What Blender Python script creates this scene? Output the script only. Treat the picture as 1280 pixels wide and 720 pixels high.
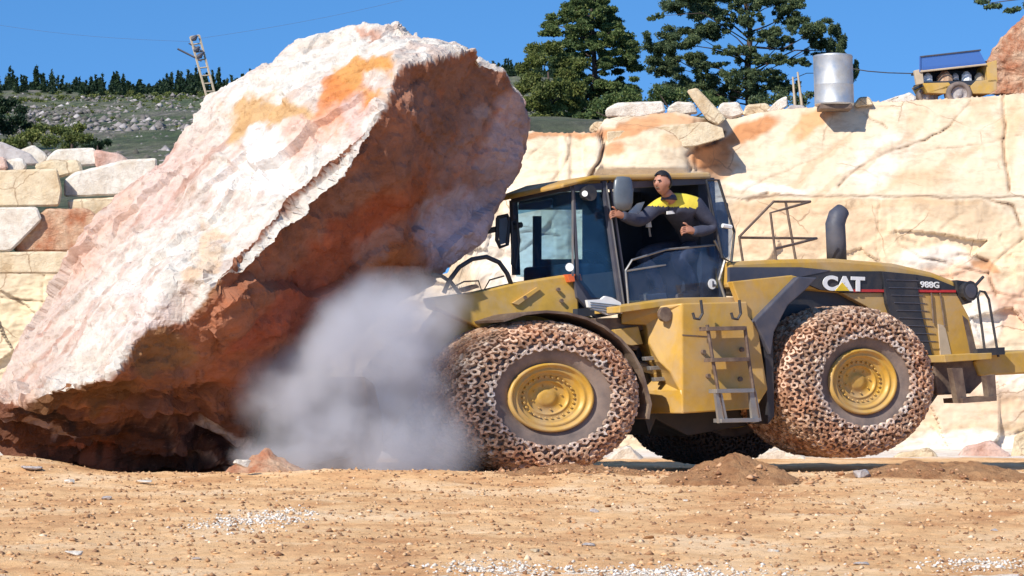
import bpy, bmesh, math, random
import numpy as np
from mathutils import Vector, Matrix
from mathutils.geometry import delaunay_2d_cdt

random.seed(7)
rng = np.random.default_rng(11)
R = math.radians
for o in list(bpy.data.objects):
    bpy.data.objects.remove(o)
scene = bpy.context.scene
COL = scene.collection

# ------------------------------------------------------------------ camera
F = 2958.0                       # focal length in pixels of the 1280 px wide photo
CAMZ = 1.03
PITCH = math.atan(140 / F)
cam_d = bpy.data.cameras.new('camera')
cam = bpy.data.objects.new('camera', cam_d)
COL.objects.link(cam)
cam.location = (0, 0, CAMZ)
cam.rotation_euler = (R(90) + PITCH, 0, 0)
cam_d.sensor_width = 36
cam_d.lens = 36 * F / 1280
cam_d.clip_end = 6000
scene.camera = cam

# ------------------------------------------------------------------ sky, sun, exposure
SUN = Vector((-0.47, -0.66, 0.60)).normalized()
elev = math.asin(SUN.z)
azim = math.atan2(SUN.x, SUN.y)
world = bpy.data.worlds.new('World')
scene.world = world
world.use_nodes = True
wn = world.node_tree
wn.nodes.clear()
sky = wn.nodes.new('ShaderNodeTexSky')
sky.sky_type = 'NISHITA'
sky.sun_disc = False
sky.sun_elevation = elev
sky.sun_rotation = azim
sky.air_density = 1.0
sky.dust_density = 0.1
sky.ozone_density = 4.0
tc = wn.nodes.new('ShaderNodeTexCoord')
mp = wn.nodes.new('ShaderNodeMapping')
mp.vector_type = 'POINT'
mp.inputs['Location'].default_value = (0, 0, 0.24)
hs = wn.nodes.new('ShaderNodeHueSaturation')
hs.inputs['Saturation'].default_value = 1.22
hs.inputs['Value'].default_value = 1.0
bg = wn.nodes.new('ShaderNodeBackground')
bg.inputs['Strength'].default_value = 0.15
wo = wn.nodes.new('ShaderNodeOutputWorld')
wn.links.new(tc.outputs['Generated'], mp.inputs['Vector'])
wn.links.new(mp.outputs['Vector'], sky.inputs['Vector'])
wn.links.new(sky.outputs['Color'], hs.inputs['Color'])
wn.links.new(hs.outputs['Color'], bg.inputs['Color'])
wn.links.new(bg.outputs['Background'], wo.inputs['Surface'])
sun_d = bpy.data.lights.new('sun', 'SUN')
sun_d.energy = 4.6
sun_d.angle = R(0.6)
sun_d.color = (1.0, 0.94, 0.84)
sun_o = bpy.data.objects.new('sun', sun_d)
COL.objects.link(sun_o)
sun_o.rotation_euler = SUN.to_track_quat('Z', 'Y').to_euler()
sun_o.location = (-30, -30, 40)
vs = scene.view_settings
vs.view_transform = 'Standard'
vs.look = 'None'
vs.gamma = 1
vs.exposure = 0.45
vs.use_curve_mapping = False
scene.cycles.volume_step_rate = 2.0
scene.cycles.volume_max_steps = 128
scene.cycles.max_bounces = 8
scene.cycles.volume_bounces = 4
scene.cycles.transparent_max_bounces = 24

# ------------------------------------------------------------------ projection helpers
UP = Vector((0, -math.sin(PITCH), math.cos(PITCH)))
FW = Vector((0, math.cos(PITCH), math.sin(PITCH)))
def ray(px, py):
    return Vector(((px - 640) / F, 0, 0)) + UP * ((360 - py) / F) + FW
def P(px, py, d):
    r = ray(px, py)
    return Vector((0, 0, CAMZ)) + r * (d / r.y)
def Z(py, d):
    return P(640, py, d).z
def proj_np(V):
    x = V[:, 0]; y = V[:, 1]; z = V[:, 2] - CAMZ
    dep = y * math.cos(PITCH) + z * math.sin(PITCH)
    u = -y * math.sin(PITCH) + z * math.cos(PITCH)
    return 640 + F * x / dep, 360 - F * u / dep
class Frame:
    def __init__(s, p, yaw):
        s.o = Vector((p.x, p.y, 0)); s.yaw = yaw; s.c = math.cos(yaw); s.s = math.sin(yaw)
        s.U = Vector((s.c, s.s, 0)); s.V = Vector((s.s, -s.c, 0))
    def w(s, u, v, z):
        return s.o + s.U * u + s.V * v + Vector((0, 0, z))
    def hit(s, px, py, v):
        r = ray(px, py); c0 = Vector((0, 0, CAMZ))
        t = (v + s.V.dot(s.o) - s.V.dot(c0)) / s.V.dot(r)
        return c0 + r * t
    def uz(s, px, py, v):
        q = s.hit(px, py, v)
        return (q - s.o).dot(s.U), q.z

# ------------------------------------------------------------------ numpy noise
def _h(ix, iy, iz, seed):
    n = (ix.astype(np.int64) * 374761393 + iy.astype(np.int64) * 668265263 + iz.astype(np.int64) * 2147483647 + seed * 974711) & 0xffffffff
    n = ((n ^ (n >> 13)) * 1274126177) & 0xffffffff
    n = ((n ^ (n >> 16)) * 2246822519) & 0xffffffff
    n = n ^ (n >> 15)
    return (n & 0xffffff) / float(0xffffff)
def vnoise(p, seed=0):
    p = np.asarray(p, float)
    f = np.floor(p); t = p - f; t = t * t * (3 - 2 * t)
    x, y, z = f[:, 0], f[:, 1], f[:, 2]
    out = 0
    for dx in (0, 1):
        wx = t[:, 0] if dx else 1 - t[:, 0]
        for dy in (0, 1):
            wy = t[:, 1] if dy else 1 - t[:, 1]
            for dz in (0, 1):
                wz = t[:, 2] if dz else 1 - t[:, 2]
                out = out + wx * wy * wz * _h(x + dx, y + dy, z + dz, seed)
    return out * 2 - 1
def fbm(p, oct=5, seed=0, gain=0.5, ridged=False):
    p = np.asarray(p, float); a = 1.0; s = 0; tot = 0
    for i in range(oct):
        n = vnoise(p * (2.03 ** i) + 17.3 * i, seed + i)
        if ridged: n = 1 - 2 * np.abs(n)
        s = s + a * n; tot += a; a *= gain
    return s / tot
def sstep(a, b, x):
    t = np.clip((x - a) / (b - a), 0, 1)
    return t * t * (3 - 2 * t)
def paint(cols, px, py, spots, warp, seed=3):
    """stone stains, and painted streaks of light and shade: soft elliptical patches with warped outlines"""
    base = cols
    q = np.stack([px * 0.03, py * 0.03, px * 0], 1)
    wx = px + warp * fbm(q, 4, seed); wy = py + warp * fbm(q + 9.1, 4, seed + 5)
    for (cx, cy, rx, ry, ang, c, k) in spots:
        ca, sa = math.cos(R(ang)), math.sin(R(ang))
        dx = wx - cx; dy = wy - cy
        a = (dx * ca + dy * sa) / rx; b = (-dx * sa + dy * ca) / ry
        w = (1 - sstep(0.65, 1.15, np.sqrt(a * a + b * b))) * k
        base = base * (1 - w[:, None]) + np.array(c)[None, :] * w[:, None]
    return base
def polydist(px, py, pts):
    best = np.full(px.shape, 1e9)
    for (x0, y0), (x1, y1) in zip(pts[:-1], pts[1:]):
        dx, dy = x1 - x0, y1 - y0
        t = np.clip(((px - x0) * dx + (py - y0) * dy) / (dx * dx + dy * dy), 0, 1)
        best = np.minimum(best, np.hypot(px - x0 - t * dx, py - y0 - t * dy))
    return best

# ------------------------------------------------------------------ objects
WL = {}
def link(o, parent, wloc):
    COL.objects.link(o)
    WL[o.name] = Vector(wloc)
    if parent is not None:
        o.parent = parent
        o.location = Vector(wloc) - WL[parent.name]
    else:
        o.location = wloc
    return o
def tag(o, label=None, cat=None, group=None, kind=None):
    if label: o['label'] = label
    if cat: o['category'] = cat
    if group: o['group'] = group
    if kind: o['kind'] = kind
    return o
def empty(name, loc, label, cat, group=None):
    o = bpy.data.objects.new(name, None)
    o.empty_display_size = 0.3
    link(o, None, loc)
    return tag(o, label, cat, group)
class MB:
    def __init__(s): s.v = []; s.f = []
    def add(s, vs_, fs_):
        b = len(s.v); s.v += [tuple(q) for q in vs_]; s.f += [tuple(b + i for i in f) for f in fs_]
        return s
    def prism(s, front, back):
        n = len(front)
        s.add(list(front) + list(back), [tuple(range(n)), tuple(range(2 * n - 1, n - 1, -1))] +
              [(i, n + i, n + (i + 1) % n, (i + 1) % n) for i in range(n)])
        return s
    def box(s, c, a, b, h):
        """centre c and three half-axis vectors"""
        c = Vector(c); a = Vector(a); b = Vector(b); h = Vector(h)
        f = [c - a - h - b, c + a - h - b, c + a + h - b, c - a + h - b]
        k = [q + 2 * b for q in f]
        return s.prism(f, k)
    def tube(s, pts, r, seg=8, caps=True):
        pts = [Vector(p) for p in pts]
        rs = r if isinstance(r, (list, tuple)) else [r] * len(pts)
        vsn = []; n = len(pts); prev = None
        for i, p in enumerate(pts):
            t = (pts[min(i + 1, n - 1)] - pts[max(i - 1, 0)]).normalized()
            if prev is None:
                a = t.orthogonal().normalized()
            else:
                a = (prev - t * prev.dot(t)).normalized()
            prev = a; b = t.cross(a)
            for k in range(seg):
                an = 2 * math.pi * k / seg
                vsn.append(p + (a * math.cos(an) + b * math.sin(an)) * rs[i])
        fs = []
        for i in range(n - 1):
            for k in range(seg):
                k2 = (k + 1) % seg
                fs.append((i * seg + k, i * seg + k2, (i + 1) * seg + k2, (i + 1) * seg + k))
        if caps:
            fs.append(tuple(range(seg - 1, -1, -1))); fs.append(tuple((n - 1) * seg + k for k in range(seg)))
        return s.add(vsn, fs)
    def lathe(s, prof, fn, seg=64, a0=0, a1=2 * math.pi, closed=True):
        """prof = [(r, v)], fn(r, ang, v) -> point"""
        vsn = []; m = len(prof); cnt = seg if closed else seg + 1
        for k in range(cnt):
            an = a0 + (a1 - a0) * k / seg
            for (r, v) in prof: vsn.append(fn(r, an, v))
        fs = []
        for k in range(seg):
            k2 = (k + 1) % cnt if closed else k + 1
            for i in range(m - 1):
                fs.append((k * m + i, k2 * m + i, k2 * m + i + 1, k * m + i + 1))
        return s.add(vsn, fs)
def mk(name, mb, mat, parent=None, smooth=False, bevel=0, loc=None, fixn=True, attr=None):
    if isinstance(mb, MB): V = np.array(mb.v, float); Fc = mb.f
    else: V, Fc = mb; V = np.asarray(V, float)
    if loc is None:
        lo = V.min(0); hi = V.max(0); loc = Vector(((lo[0] + hi[0]) / 2, (lo[1] + hi[1]) / 2, (lo[2] + hi[2]) / 2 if parent else lo[2]))
    me = bpy.data.meshes.new(name)
    V2 = V - np.array(loc)[None, :]
    if isinstance(Fc, np.ndarray):
        me.vertices.add(len(V2)); me.vertices.foreach_set('co', V2.astype(np.float32).ravel())
        n, k = Fc.shape
        me.loops.add(n * k); me.loops.foreach_set('vertex_index', Fc.astype(np.int32).ravel())
        me.polygons.add(n); me.polygons.foreach_set('loop_start', np.arange(0, n * k, k, dtype=np.int32))
        me.polygons.foreach_set('loop_total', np.full(n, k, dtype=np.int32))
        me.update(calc_edges=True)
    else:
        me.from_pydata([tuple(q) for q in V2], [], Fc)
        if fixn:
            bm = bmesh.new(); bm.from_mesh(me); bmesh.ops.recalc_face_normals(bm, faces=bm.faces); bm.to_mesh(me); bm.free()
    if attr is not None:
        at = me.color_attributes.new('tint', 'FLOAT_COLOR', 'POINT')
        c4 = np.ones((len(V), 4), np.float32); c4[:, :3] = attr
        at.data.foreach_set('color', c4.ravel())
    for mm in (mat if isinstance(mat, list) else [mat]): me.materials.append(mm)
    if smooth: me.polygons.foreach_set('use_smooth', np.ones(len(me.polygons), bool))
    me.update()
    o = bpy.data.objects.new(name, me)
    link(o, parent, loc)
    if bevel:
        b = o.modifiers.new('bevel', 'BEVEL'); b.width = bevel; b.segments = 2; b.limit_method = 'ANGLE'; b.angle_limit = R(35)
    return o

# ------------------------------------------------------------------ materials
def mat_new(name):
    m = bpy.data.materials.new(name); m.use_nodes = True
    nt = m.node_tree; nt.nodes.clear()
    out = nt.nodes.new('ShaderNodeOutputMaterial')
    b = nt.nodes.new('ShaderNodeBsdfPrincipled')
    nt.links.new(b.outputs[0], out.inputs[0])
    return m, nt, b, out
def N(nt, t, **kw):
    n = nt.nodes.new(t)
    for k, v in kw.items():
        if k in n.inputs: n.inputs[k].default_value = v
        else: setattr(n, k, v)
    return n
def ramp(nt, src, stops):
    r = nt.nodes.new('ShaderNodeValToRGB')
    el = r.color_ramp.elements
    while len(el) < len(stops): el.new(0.5)
    for e, (p, c) in zip(el, stops):
        e.position = p; e.color = (*c, 1) if len(c) == 3 else c
    nt.links.new(src, r.inputs[0])
    return r
def mixc(nt, a, b, fac, mode='MIX'):
    m = nt.nodes.new('ShaderNodeMix'); m.data_type = 'RGBA'; m.blend_type = mode
    for s, i in ((a, 6), (b, 7), (fac, 0)):
        if hasattr(s, 'is_output') or isinstance(s, bpy.types.NodeSocket): nt.links.new(s, m.inputs[i])
        elif isinstance(s, (int, float)): m.inputs[i].default_value = s
        else: m.inputs[i].default_value = (*s, 1)
    return m.outputs[2]
def objco(nt, scale=(1, 1, 1), rot=(0, 0, 0)):
    t = nt.nodes.new('ShaderNodeTexCoord'); m = nt.nodes.new('ShaderNodeMapping')
    m.inputs['Scale'].default_value = scale; m.inputs['Rotation'].default_value = rot
    nt.links.new(t.outputs['Object'], m.inputs[0])
    return m.outputs[0]
def noise(nt, co, scale, detail=6, rough=0.6, dist=0):
    n = nt.nodes.new('ShaderNodeTexNoise'); n.inputs['Scale'].default_value = scale
    n.inputs['Detail'].default_value = detail; n.inputs['Roughness'].default_value = rough; n.inputs['Distortion'].default_value = dist
    nt.links.new(co, n.inputs['Vector'])
    return n.outputs[0]
def bump(nt, b, h, strength, dist=0.05):
    bp = nt.nodes.new('ShaderNodeBump'); bp.inputs['Strength'].default_value = strength; bp.inputs['Distance'].default_value = dist
    nt.links.new(h, bp.inputs['Height'])
    nt.links.new(bp.outputs[0], b.inputs['Normal'])
def m_basic(name, c, rough=0.6, metal=0.0, dirt=None, dirt_amt=0.5, scale=6, bmp=0.0, c2=None, spec=0.5):
    m, nt, b, out = mat_new(name)
    co = objco(nt)
    n1 = noise(nt, co, scale, 8, 0.65)
    c2 = c2 or tuple(x * 0.8 for x in c)
    col = mixc(nt, c, c2, ramp(nt, n1, [(0.35, (0, 0, 0)), (0.65, (1, 1, 1))]).outputs[0])
    if dirt:
        n2 = noise(nt, co, scale * 0.35, 10, 0.7, 0.4)
        r = ramp(nt, n2, [(0.42, (0, 0, 0)), (0.7, (dirt_amt,) * 3)])
        col = mixc(nt, col, dirt, r.outputs[0])
        rr = ramp(nt, n2, [(0.4, (rough,) * 3), (0.7, (0.9,) * 3)])
        nt.links.new(rr.outputs[0], b.inputs['Roughness'])
    else:
        b.inputs['Roughness'].default_value = rough
    nt.links.new(col, b.inputs['Base Color'])
    b.inputs['Metallic'].default_value = metal
    b.inputs['Specular IOR Level'].default_value = spec
    if bmp: bump(nt, b, noise(nt, co, scale * 4, 8, 0.7), bmp, 0.02)
    return m
def m_stone(name, tint=None, c1=(.62, .5, .36), c2=(.74, .66, .54), sc=1.5, bstr=0.6, streak=(1, 1, 1), rot=(0, 0, 0), speck=(.36, .2, .12), amt=0.35, bd=0.06, cracks=None):
    """stone: base from the painted colours (tint) or from two colours, then grain, streaks, specks"""
    m, nt, b, out = mat_new(name)
    co = objco(nt); cs = objco(nt, streak, rot)
    if tint:
        a = nt.nodes.new('ShaderNodeAttribute'); a.attribute_name = 'tint'; base = a.outputs['Color']
    else:
        base = mixc(nt, c1, c2, ramp(nt, noise(nt, co, sc, 6), [(0.35, (0, 0, 0)), (0.62, (1, 1, 1))]).outputs[0])
    n1 = noise(nt, cs, sc * 3, 10, 0.7, 0.3)
    v = ramp(nt, n1, [(0.3, (0.72, 0.66, 0.62)), (0.52, (1, 1, 1)), (0.75, (1.12, 1.1, 1.08))])
    col = mixc(nt, base, v.outputs[0], 0.9, 'MULTIPLY')
    n2 = noise(nt, cs, sc * 7, 12, 0.75, 0.6)
    r2 = ramp(nt, n2, [(0.56, (0, 0, 0)), (0.7, (amt,) * 3)])
    col = mixc(nt, col, speck, r2.outputs[0])
    if cracks:
        vo = nt.nodes.new('ShaderNodeTexVoronoi'); vo.feature = 'DISTANCE_TO_EDGE'; vo.inputs['Scale'].default_value = cracks
        wv = nt.nodes.new('ShaderNodeVectorMath'); wv.operation = 'MULTIPLY_ADD'
        nn = nt.nodes.new('ShaderNodeTexNoise'); nn.inputs['Scale'].default_value = 1.6; nn.inputs['Detail'].default_value = 6; nt.links.new(co, nn.inputs['Vector'])
        nt.links.new(nn.outputs['Color'], wv.inputs[0]); wv.inputs[1].default_value = (.45, .45, .45); nt.links.new(co, wv.inputs[2])
        nt.links.new(wv.outputs[0], vo.inputs['Vector'])
        r3 = ramp(nt, vo.outputs['Distance'], [(0.0, (1, 1, 1)), (0.012, (0, 0, 0))])
        msk = ramp(nt, noise(nt, co, .7, 3), [(.48, (0, 0, 0)), (.58, (.75,) * 3)])
        mm = N(nt, 'ShaderNodeMath', operation='MULTIPLY'); nt.links.new(r3.outputs[0], mm.inputs[0]); nt.links.new(msk.outputs[0], mm.inputs[1])
        col = mixc(nt, col, (.24, .14, .08), mm.outputs[0])
    nt.links.new(col, b.inputs['Base Color'])
    b.inputs['Roughness'].default_value = 0.9
    b.inputs['Specular IOR Level'].default_value = 0.2
    hsum = N(nt, 'ShaderNodeMath', operation='ADD')
    nt.links.new(n1, hsum.inputs[0]); nt.links.new(noise(nt, co, sc * 14, 10, 0.75), hsum.inputs[1])
    bump(nt, b, hsum.outputs[0], bstr, bd)
    return m
def m_leaf(name, stops, tr=0.35):
    m, nt, b, out = mat_new(name)
    g = nt.nodes.new('ShaderNodeNewGeometry')
    r = ramp(nt, g.outputs['Random Per Island'], stops)
    big = ramp(nt, noise(nt, objco(nt), 0.9, 3), [(0.35, (0.75, 0.8, 0.85)), (0.65, (1.2, 1.15, 1.0))])
    nt.links.new(mixc(nt, r.outputs[0], big.outputs[0], 1.0, 'MULTIPLY'), b.inputs['Base Color'])
    b.inputs['Roughness'].default_value = 0.6
    b.inputs['Specular IOR Level'].default_value = 0.25
    t = nt.nodes.new('ShaderNodeBsdfTranslucent'); nt.links.new(r.outputs[0], t.inputs[0])
    mx = nt.nodes.new('ShaderNodeMixShader'); mx.inputs[0].default_value = tr
    nt.links.new(b.outputs[0], mx.inputs[1]); nt.links.new(t.outputs[0], mx.inputs[2]); nt.links.new(mx.outputs[0], out.inputs[0])
    return m
def m_glass(name, tint=(.5, .68, .8), alpha=0.6, rough=0.03, film=(.25, .36, .5), filmamt=0.12):
    m, nt, b, out = mat_new(name); nt.nodes.remove(b)
    t = N(nt, 'ShaderNodeBsdfTransparent'); t.inputs[0].default_value = (*tint, 1)
    g = N(nt, 'ShaderNodeBsdfGlossy'); g.inputs[0].default_value = (.9, .95, 1, 1); g.inputs['Roughness'].default_value = rough
    d = N(nt, 'ShaderNodeBsdfDiffuse'); d.inputs[0].default_value = (*film, 1)
    lw = nt.nodes.new('ShaderNodeLayerWeight'); lw.inputs['Blend'].default_value = .5
    pw = N(nt, 'ShaderNodeMath', operation='POWER'); nt.links.new(lw.outputs['Facing'], pw.inputs[0]); pw.inputs[1].default_value = 4
    fr = N(nt, 'ShaderNodeMath', operation='MULTIPLY_ADD'); nt.links.new(pw.outputs[0], fr.inputs[0]); fr.inputs[1].default_value = .7; fr.inputs[2].default_value = .03
    m1 = N(nt, 'ShaderNodeMixShader'); nt.links.new(fr.outputs[0], m1.inputs[0]); nt.links.new(t.outputs[0], m1.inputs[1]); nt.links.new(g.outputs[0], m1.inputs[2])
    dirt = ramp(nt, noise(nt, objco(nt), 2.2, 8, 0.6), [(0.35, (filmamt * 0.4,) * 3), (0.7, (filmamt * 1.6,) * 3)])  # uneven strength of the diffuse colour film over the pane
    m2 = N(nt, 'ShaderNodeMixShader'); nt.links.new(dirt.outputs[0], m2.inputs[0])
    nt.links.new(m1.outputs[0], m2.inputs[1]); nt.links.new(d.outputs[0], m2.inputs[2]); nt.links.new(m2.outputs[0], out.inputs[0])
    return m

DUST = (.42, .32, .22)
M = {}
M['boulder'] = m_stone('boulder_stone', True, bd=.07, sc=1.1, bstr=0.6, streak=(1.0, 1.0, 2.4), rot=(0, R(48), 0), speck=(.38, .2, .13), amt=0.45)
M['wall'] = m_stone('quarry_limestone', True, cracks=.55, sc=1.0, bstr=0.08, streak=(.6, 1, 1.3), rot=(0, R(-20), 0), speck=(.5, .33, .18), amt=0.3)
M['cream'] = m_stone('cream_block_stone', cracks=.8, c1=(.54, .40, .24), c2=(.68, .57, .40), sc=1.8, bstr=0.6, amt=0.4, speck=(.5, .33, .18))
M['white'] = m_stone('white_block_stone', c1=(.60, .52, .42), c2=(.72, .67, .59), sc=2.2, bstr=0.6, amt=0.25)
M['redrock'] = m_stone('red_earth_stone', c1=(.42, .15, .07), c2=(.62, .42, .28), sc=2.2, bstr=0.8, amt=0.5, speck=(.6, .5, .4))
M['greyrock'] = m_stone('grey_stone', c1=(.35, .31, .3), c2=(.5, .46, .44), sc=2.2, bstr=0.6, amt=0.2)
M['pinkrock'] = m_stone('pink_stone', c1=(.55, .3, .22), c2=(.68, .5, .42), sc=1.4, bstr=0.8, amt=0.4, speck=(.28, .12, .08))
M['soil'] = m_stone('red_soil', c1=(.42, .2, .09), c2=(.56, .31, .15), sc=3, bstr=1.0, amt=0.4, speck=(.2, .1, .05))
M['yellow'] = m_basic('loader_yellow_paint', (.55, .315, .04), 0.42, 0, DUST, 0.75, 3.0, 0.04, (.44, .25, .045))
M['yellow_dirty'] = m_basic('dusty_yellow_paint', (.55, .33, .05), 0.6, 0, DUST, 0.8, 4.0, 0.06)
M['black'] = m_basic('black_paint', (.02, .022, .028), 0.4, 0, (.12, .1, .09), 0.5, 4)
M['dkblue'] = m_basic('dark_slate_paint', (.055, .06, .085), 0.5, 0, (.16, .13, .12), 0.5, 4)
M['interior'] = m_basic('dark_cab_trim', (.02, .028, .045), 0.7, 0)
M['steel'] = m_basic('dull_steel', (.33, .33, .33), 0.45, 0.7, DUST, 0.5, 6)
M['railmetal'] = m_basic('brown_weathered_rail', (.13, .085, .065), 0.6, 0.2, DUST, 0.5, 8)
M['rubber'] = m_basic('dusty_tyre_rubber', (.10, .08, .075), 0.85, 0, (.36, .26, .2), 0.8, 2.2, 0.25, (.19, .15, .13))
M['chain'] = m_basic('rusty_chain_steel', (.50, .30, .20), 0.6, 0.0, (.30, .14, .08), 0.8, 12, 0.25, (.62, .45, .34))
M['chainbright'] = m_basic('worn_bright_chain', (.55, .45, .38), 0.5, 0.0, (.3, .2, .15), 0.6, 14, 0.2)
def m_chain(name, stops, rough=.55, metal=0.0):
    m, nt, b, out = mat_new(name); g_ = nt.nodes.new('ShaderNodeNewGeometry'); r_ = ramp(nt, g_.outputs['Random Per Island'], stops)
    co = objco(nt); n_ = noise(nt, co, 16, 8, .75)
    col = mixc(nt, r_.outputs[0], ramp(nt, n_, [(.35, (.5, .42, .38)), (.55, (1.05, 1.05, 1.05))]).outputs[0], 1.0, 'MULTIPLY')
    big = ramp(nt, noise(nt, co, 1.3, 4), [(.4, (1, 1, 1)), (.65, (1.1, .85, .7))])
    nt.links.new(mixc(nt, col, big.outputs[0], 1.0, 'MULTIPLY'), b.inputs['Base Color'])
    b.inputs['Roughness'].default_value = rough; b.inputs['Metallic'].default_value = metal
    bump(nt, b, n_, .4, .015); return m
M['chain'] = m_chain('rusty_chain_steel', [(0, (.24, .145, .09)), (.35, (.44, .28, .185)), (.7, (.56, .40, .28)), (1, (.68, .55, .43))])
M['chainbright'] = m_chain('worn_bright_chain', [(0, (.34, .25, .19)), (.5, (.55, .46, .39)), (1, (.74, .69, .63))], .45, .1)
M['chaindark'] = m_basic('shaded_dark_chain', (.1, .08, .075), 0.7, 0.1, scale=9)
M['red'] = m_basic('red_stripe_paint', (.5, .03, .03), 0.5)
M['orange'] = m_basic('orange_lamp', (.7, .14, .04), 0.4)
M['whitep'] = m_basic('white_paint', (.78, .78, .76), 0.5, c2=(.68, .68, .67))
M['decal_yellow'] = m_basic('yellow_decal', (.8, .55, .03), 0.5)
M['glass'] = m_glass('cab_glass', (.62, .80, .92), film=(.10, .26, .46), filmamt=0.06)
M['clearglass'] = m_glass('clear_glass', (.93, .97, .98), film=(.2, .3, .4), filmamt=0.02)
M['doorglass'] = m_glass('hazy_door_glass', (.74, .82, .92), film=(.24, .27, .36), filmamt=0.10)  # grey-blue film mixed into the pane
M['mirrorg'] = m_basic('grey_mirror_shell', (.13, .15, .17), 0.35, 0.2)
M['navy'] = m_basic('navy_workwear', (.03, .034, .06), 0.85, scale=9, bmp=0.3, c2=(.05, .055, .085))
M['hiviz'] = m_basic('yellow_workwear', (.75, .6, .06), 0.8, scale=8, bmp=0.2)
M['skin'] = m_basic('skin', (.42, .20, .13), 0.55, c2=(.37, .165, .105))
M['hair'] = m_basic('black_hair', (.012, .01, .01), 0.6)
M['tank'] = m_basic('galvanised_tank', (.55, .56, .57), 0.38, 0.75, (.4, .35, .28), 0.5, 4)
M['bark'] = m_basic('pine_bark', (.075, .05, .04), 0.9, scale=6, bmp=0.5)
M['wood'] = m_basic('pale_timber', (.5, .4, .28), 0.8, scale=5)
M['leaf_pine'] = m_leaf('pine_needles', [(0, (.05, .085, .03)), (.5, (.10, .15, .05)), (1, (.19, .22, .08))])
M['leaf_blue'] = m_leaf('blue_green_needles', [(0, (.045, .075, .04)), (.5, (.09, .13, .06)), (1, (.17, .20, .09))])
M['leaf_olive'] = m_leaf('olive_scrub_leaves', [(0, (.08, .11, .03)), (.5, (.14, .17, .045)), (1, (.23, .24, .08))])
M['leaf_dark'] = m_leaf('far_forest_needles', [(0, (.012, .03, .02)), (.5, (.025, .05, .025)), (1, (.05, .08, .035))])
# blue shade net
m, nt, b, out = mat_new('blue_shade_net')
b.inputs['Base Color'].default_value = (.05, .14, .42, 1); b.inputs['Roughness'].default_value = .7; b.inputs['Alpha'].default_value = .72
M['net'] = m

# ------------------------------------------------------------------ ground
def crest(x, seedoff=0):
    return 0.0
xs = np.concatenate([-np.geomspace(1600, 12.2, 40), np.arange(-12, 12.01, 0.055), np.geomspace(12.2, 1600, 40)])
ys = np.concatenate([np.linspace(-40, 12, 14), np.arange(12.5, 16.5, 0.25), np.arange(16.5, 34, 0.06), np.arange(34, 60, 0.3), np.geomspace(60.5, 5000, 40)])
GX, GY = np.meshgrid(xs, ys)
def ground_z(x, y):
    x = np.asarray(x, float); y = np.asarray(y, float)
    px = 640 + F * x / np.maximum(y, 1)
    z = np.interp(y, [-40, 10, 18, 29.5, 31.5, 33.5, 36, 60, 200], [-.9, -.5, -.31, -.01, .055, -.01, -.14, -.12, -.5])
    near = sstep(60, 40, y)
    p = np.stack([x, y, x * 0], 1)
    z = z + near * (0.035 * fbm(p * 0.35, 3, 1) + 0.030 * fbm(p * 1.3, 4, 2) + (0.026 * fbm(p * 4.0, 5, 3, 0.65) + .012 * fbm(p * 9.0, 3, 4, .6, ridged=True)) * (np.abs(x) < 12) * (y > 14))
    # crest undulation, tyre rut and the two heaps of red soil
    z = z + 0.035 * np.exp(-((y - 30.5) / 1.2) ** 2) * fbm(p * np.array([1.2, .3, 1]), 3, 9)
    z = z + 0.05 * np.exp(-((y - 30.9) / .8) ** 2) * sstep(300, 420, px) * sstep(900, 700, px)
    z = z + 0.24 * np.exp(-((y - 33) / 2.2) ** 2) * sstep(170, 10, px) * (y > 20)
    return z
gz = ground_z(GX.ravel(), GY.ravel())
GV = np.stack([GX.ravel(), GY.ravel(), gz], 1)
nx, ny = len(xs), len(ys)
ii = np.arange(ny - 1)[:, None] * nx + np.arange(nx - 1)[None, :]
ii = ii.ravel()
GF = np.stack([ii, ii + 1, ii + nx + 1, ii + nx], 1)
m, nt, b, out = mat_new('quarry_ground_dirt')
t = nt.nodes.new('ShaderNodeTexCoord'); co = t.outputs['Object']
sep = nt.nodes.new('ShaderNodeSeparateXYZ'); nt.links.new(co, sep.inputs[0])
n1 = noise(nt, co, .55, 8, .65, .4)
base = ramp(nt, n1, [(.34, (.54, .27, .12)), (.5, (.74, .45, .22)), (.66, (.82, .58, .35))]).outputs[0]
n2 = noise(nt, co, 9, 10, .75)
base = mixc(nt, base, ramp(nt, n2, [(.3, (.5, .42, .36)), (.46, (1, 1, 1)), (.7, (1.15, 1.15, 1.15))]).outputs[0], .9, 'MULTIPLY')
# pale limestone powder behind the crest and in the very foreground
wob = N(nt, 'ShaderNodeMath', operation='MULTIPLY_ADD'); nt.links.new(noise(nt, co, .8, 6), wob.inputs[0]); wob.inputs[1].default_value = 5.0
nt.links.new(sep.outputs['Y'], wob.inputs[2])
far = N(nt, 'ShaderNodeMapRange'); far.inputs['From Min'].default_value = 49.0; far.inputs['From Max'].default_value = 51.0; nt.links.new(wob.outputs[0], far.inputs['Value'])
pale = ramp(nt, noise(nt, co, 2.5, 8), [(.3, (.6, .48, .36)), (.6, (.78, .72, .64))]).outputs[0]
base = mixc(nt, base, pale, far.outputs[0])
cs = objco(nt, (0.5, 2.2, 1))
w2 = N(nt, 'ShaderNodeMath', operation='MULTIPLY_ADD'); nt.links.new(noise(nt, cs, 1.5, 9, .7), w2.inputs[0]); w2.inputs[1].default_value = 4.5; nt.links.new(sep.outputs['Y'], w2.inputs[2])
nr = N(nt, 'ShaderNodeMapRange'); nr.inputs['From Min'].default_value = 20.25; nr.inputs['From Max'].default_value = 19.85; nt.links.new(w2.outputs[0], nr.inputs['Value'])
base = mixc(nt, base, pale, nr.outputs[0])
nt.links.new(base, b.inputs['Base Color']); b.inputs['Roughness'].default_value = .95; b.inputs['Specular IOR Level'].default_value = .1
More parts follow.
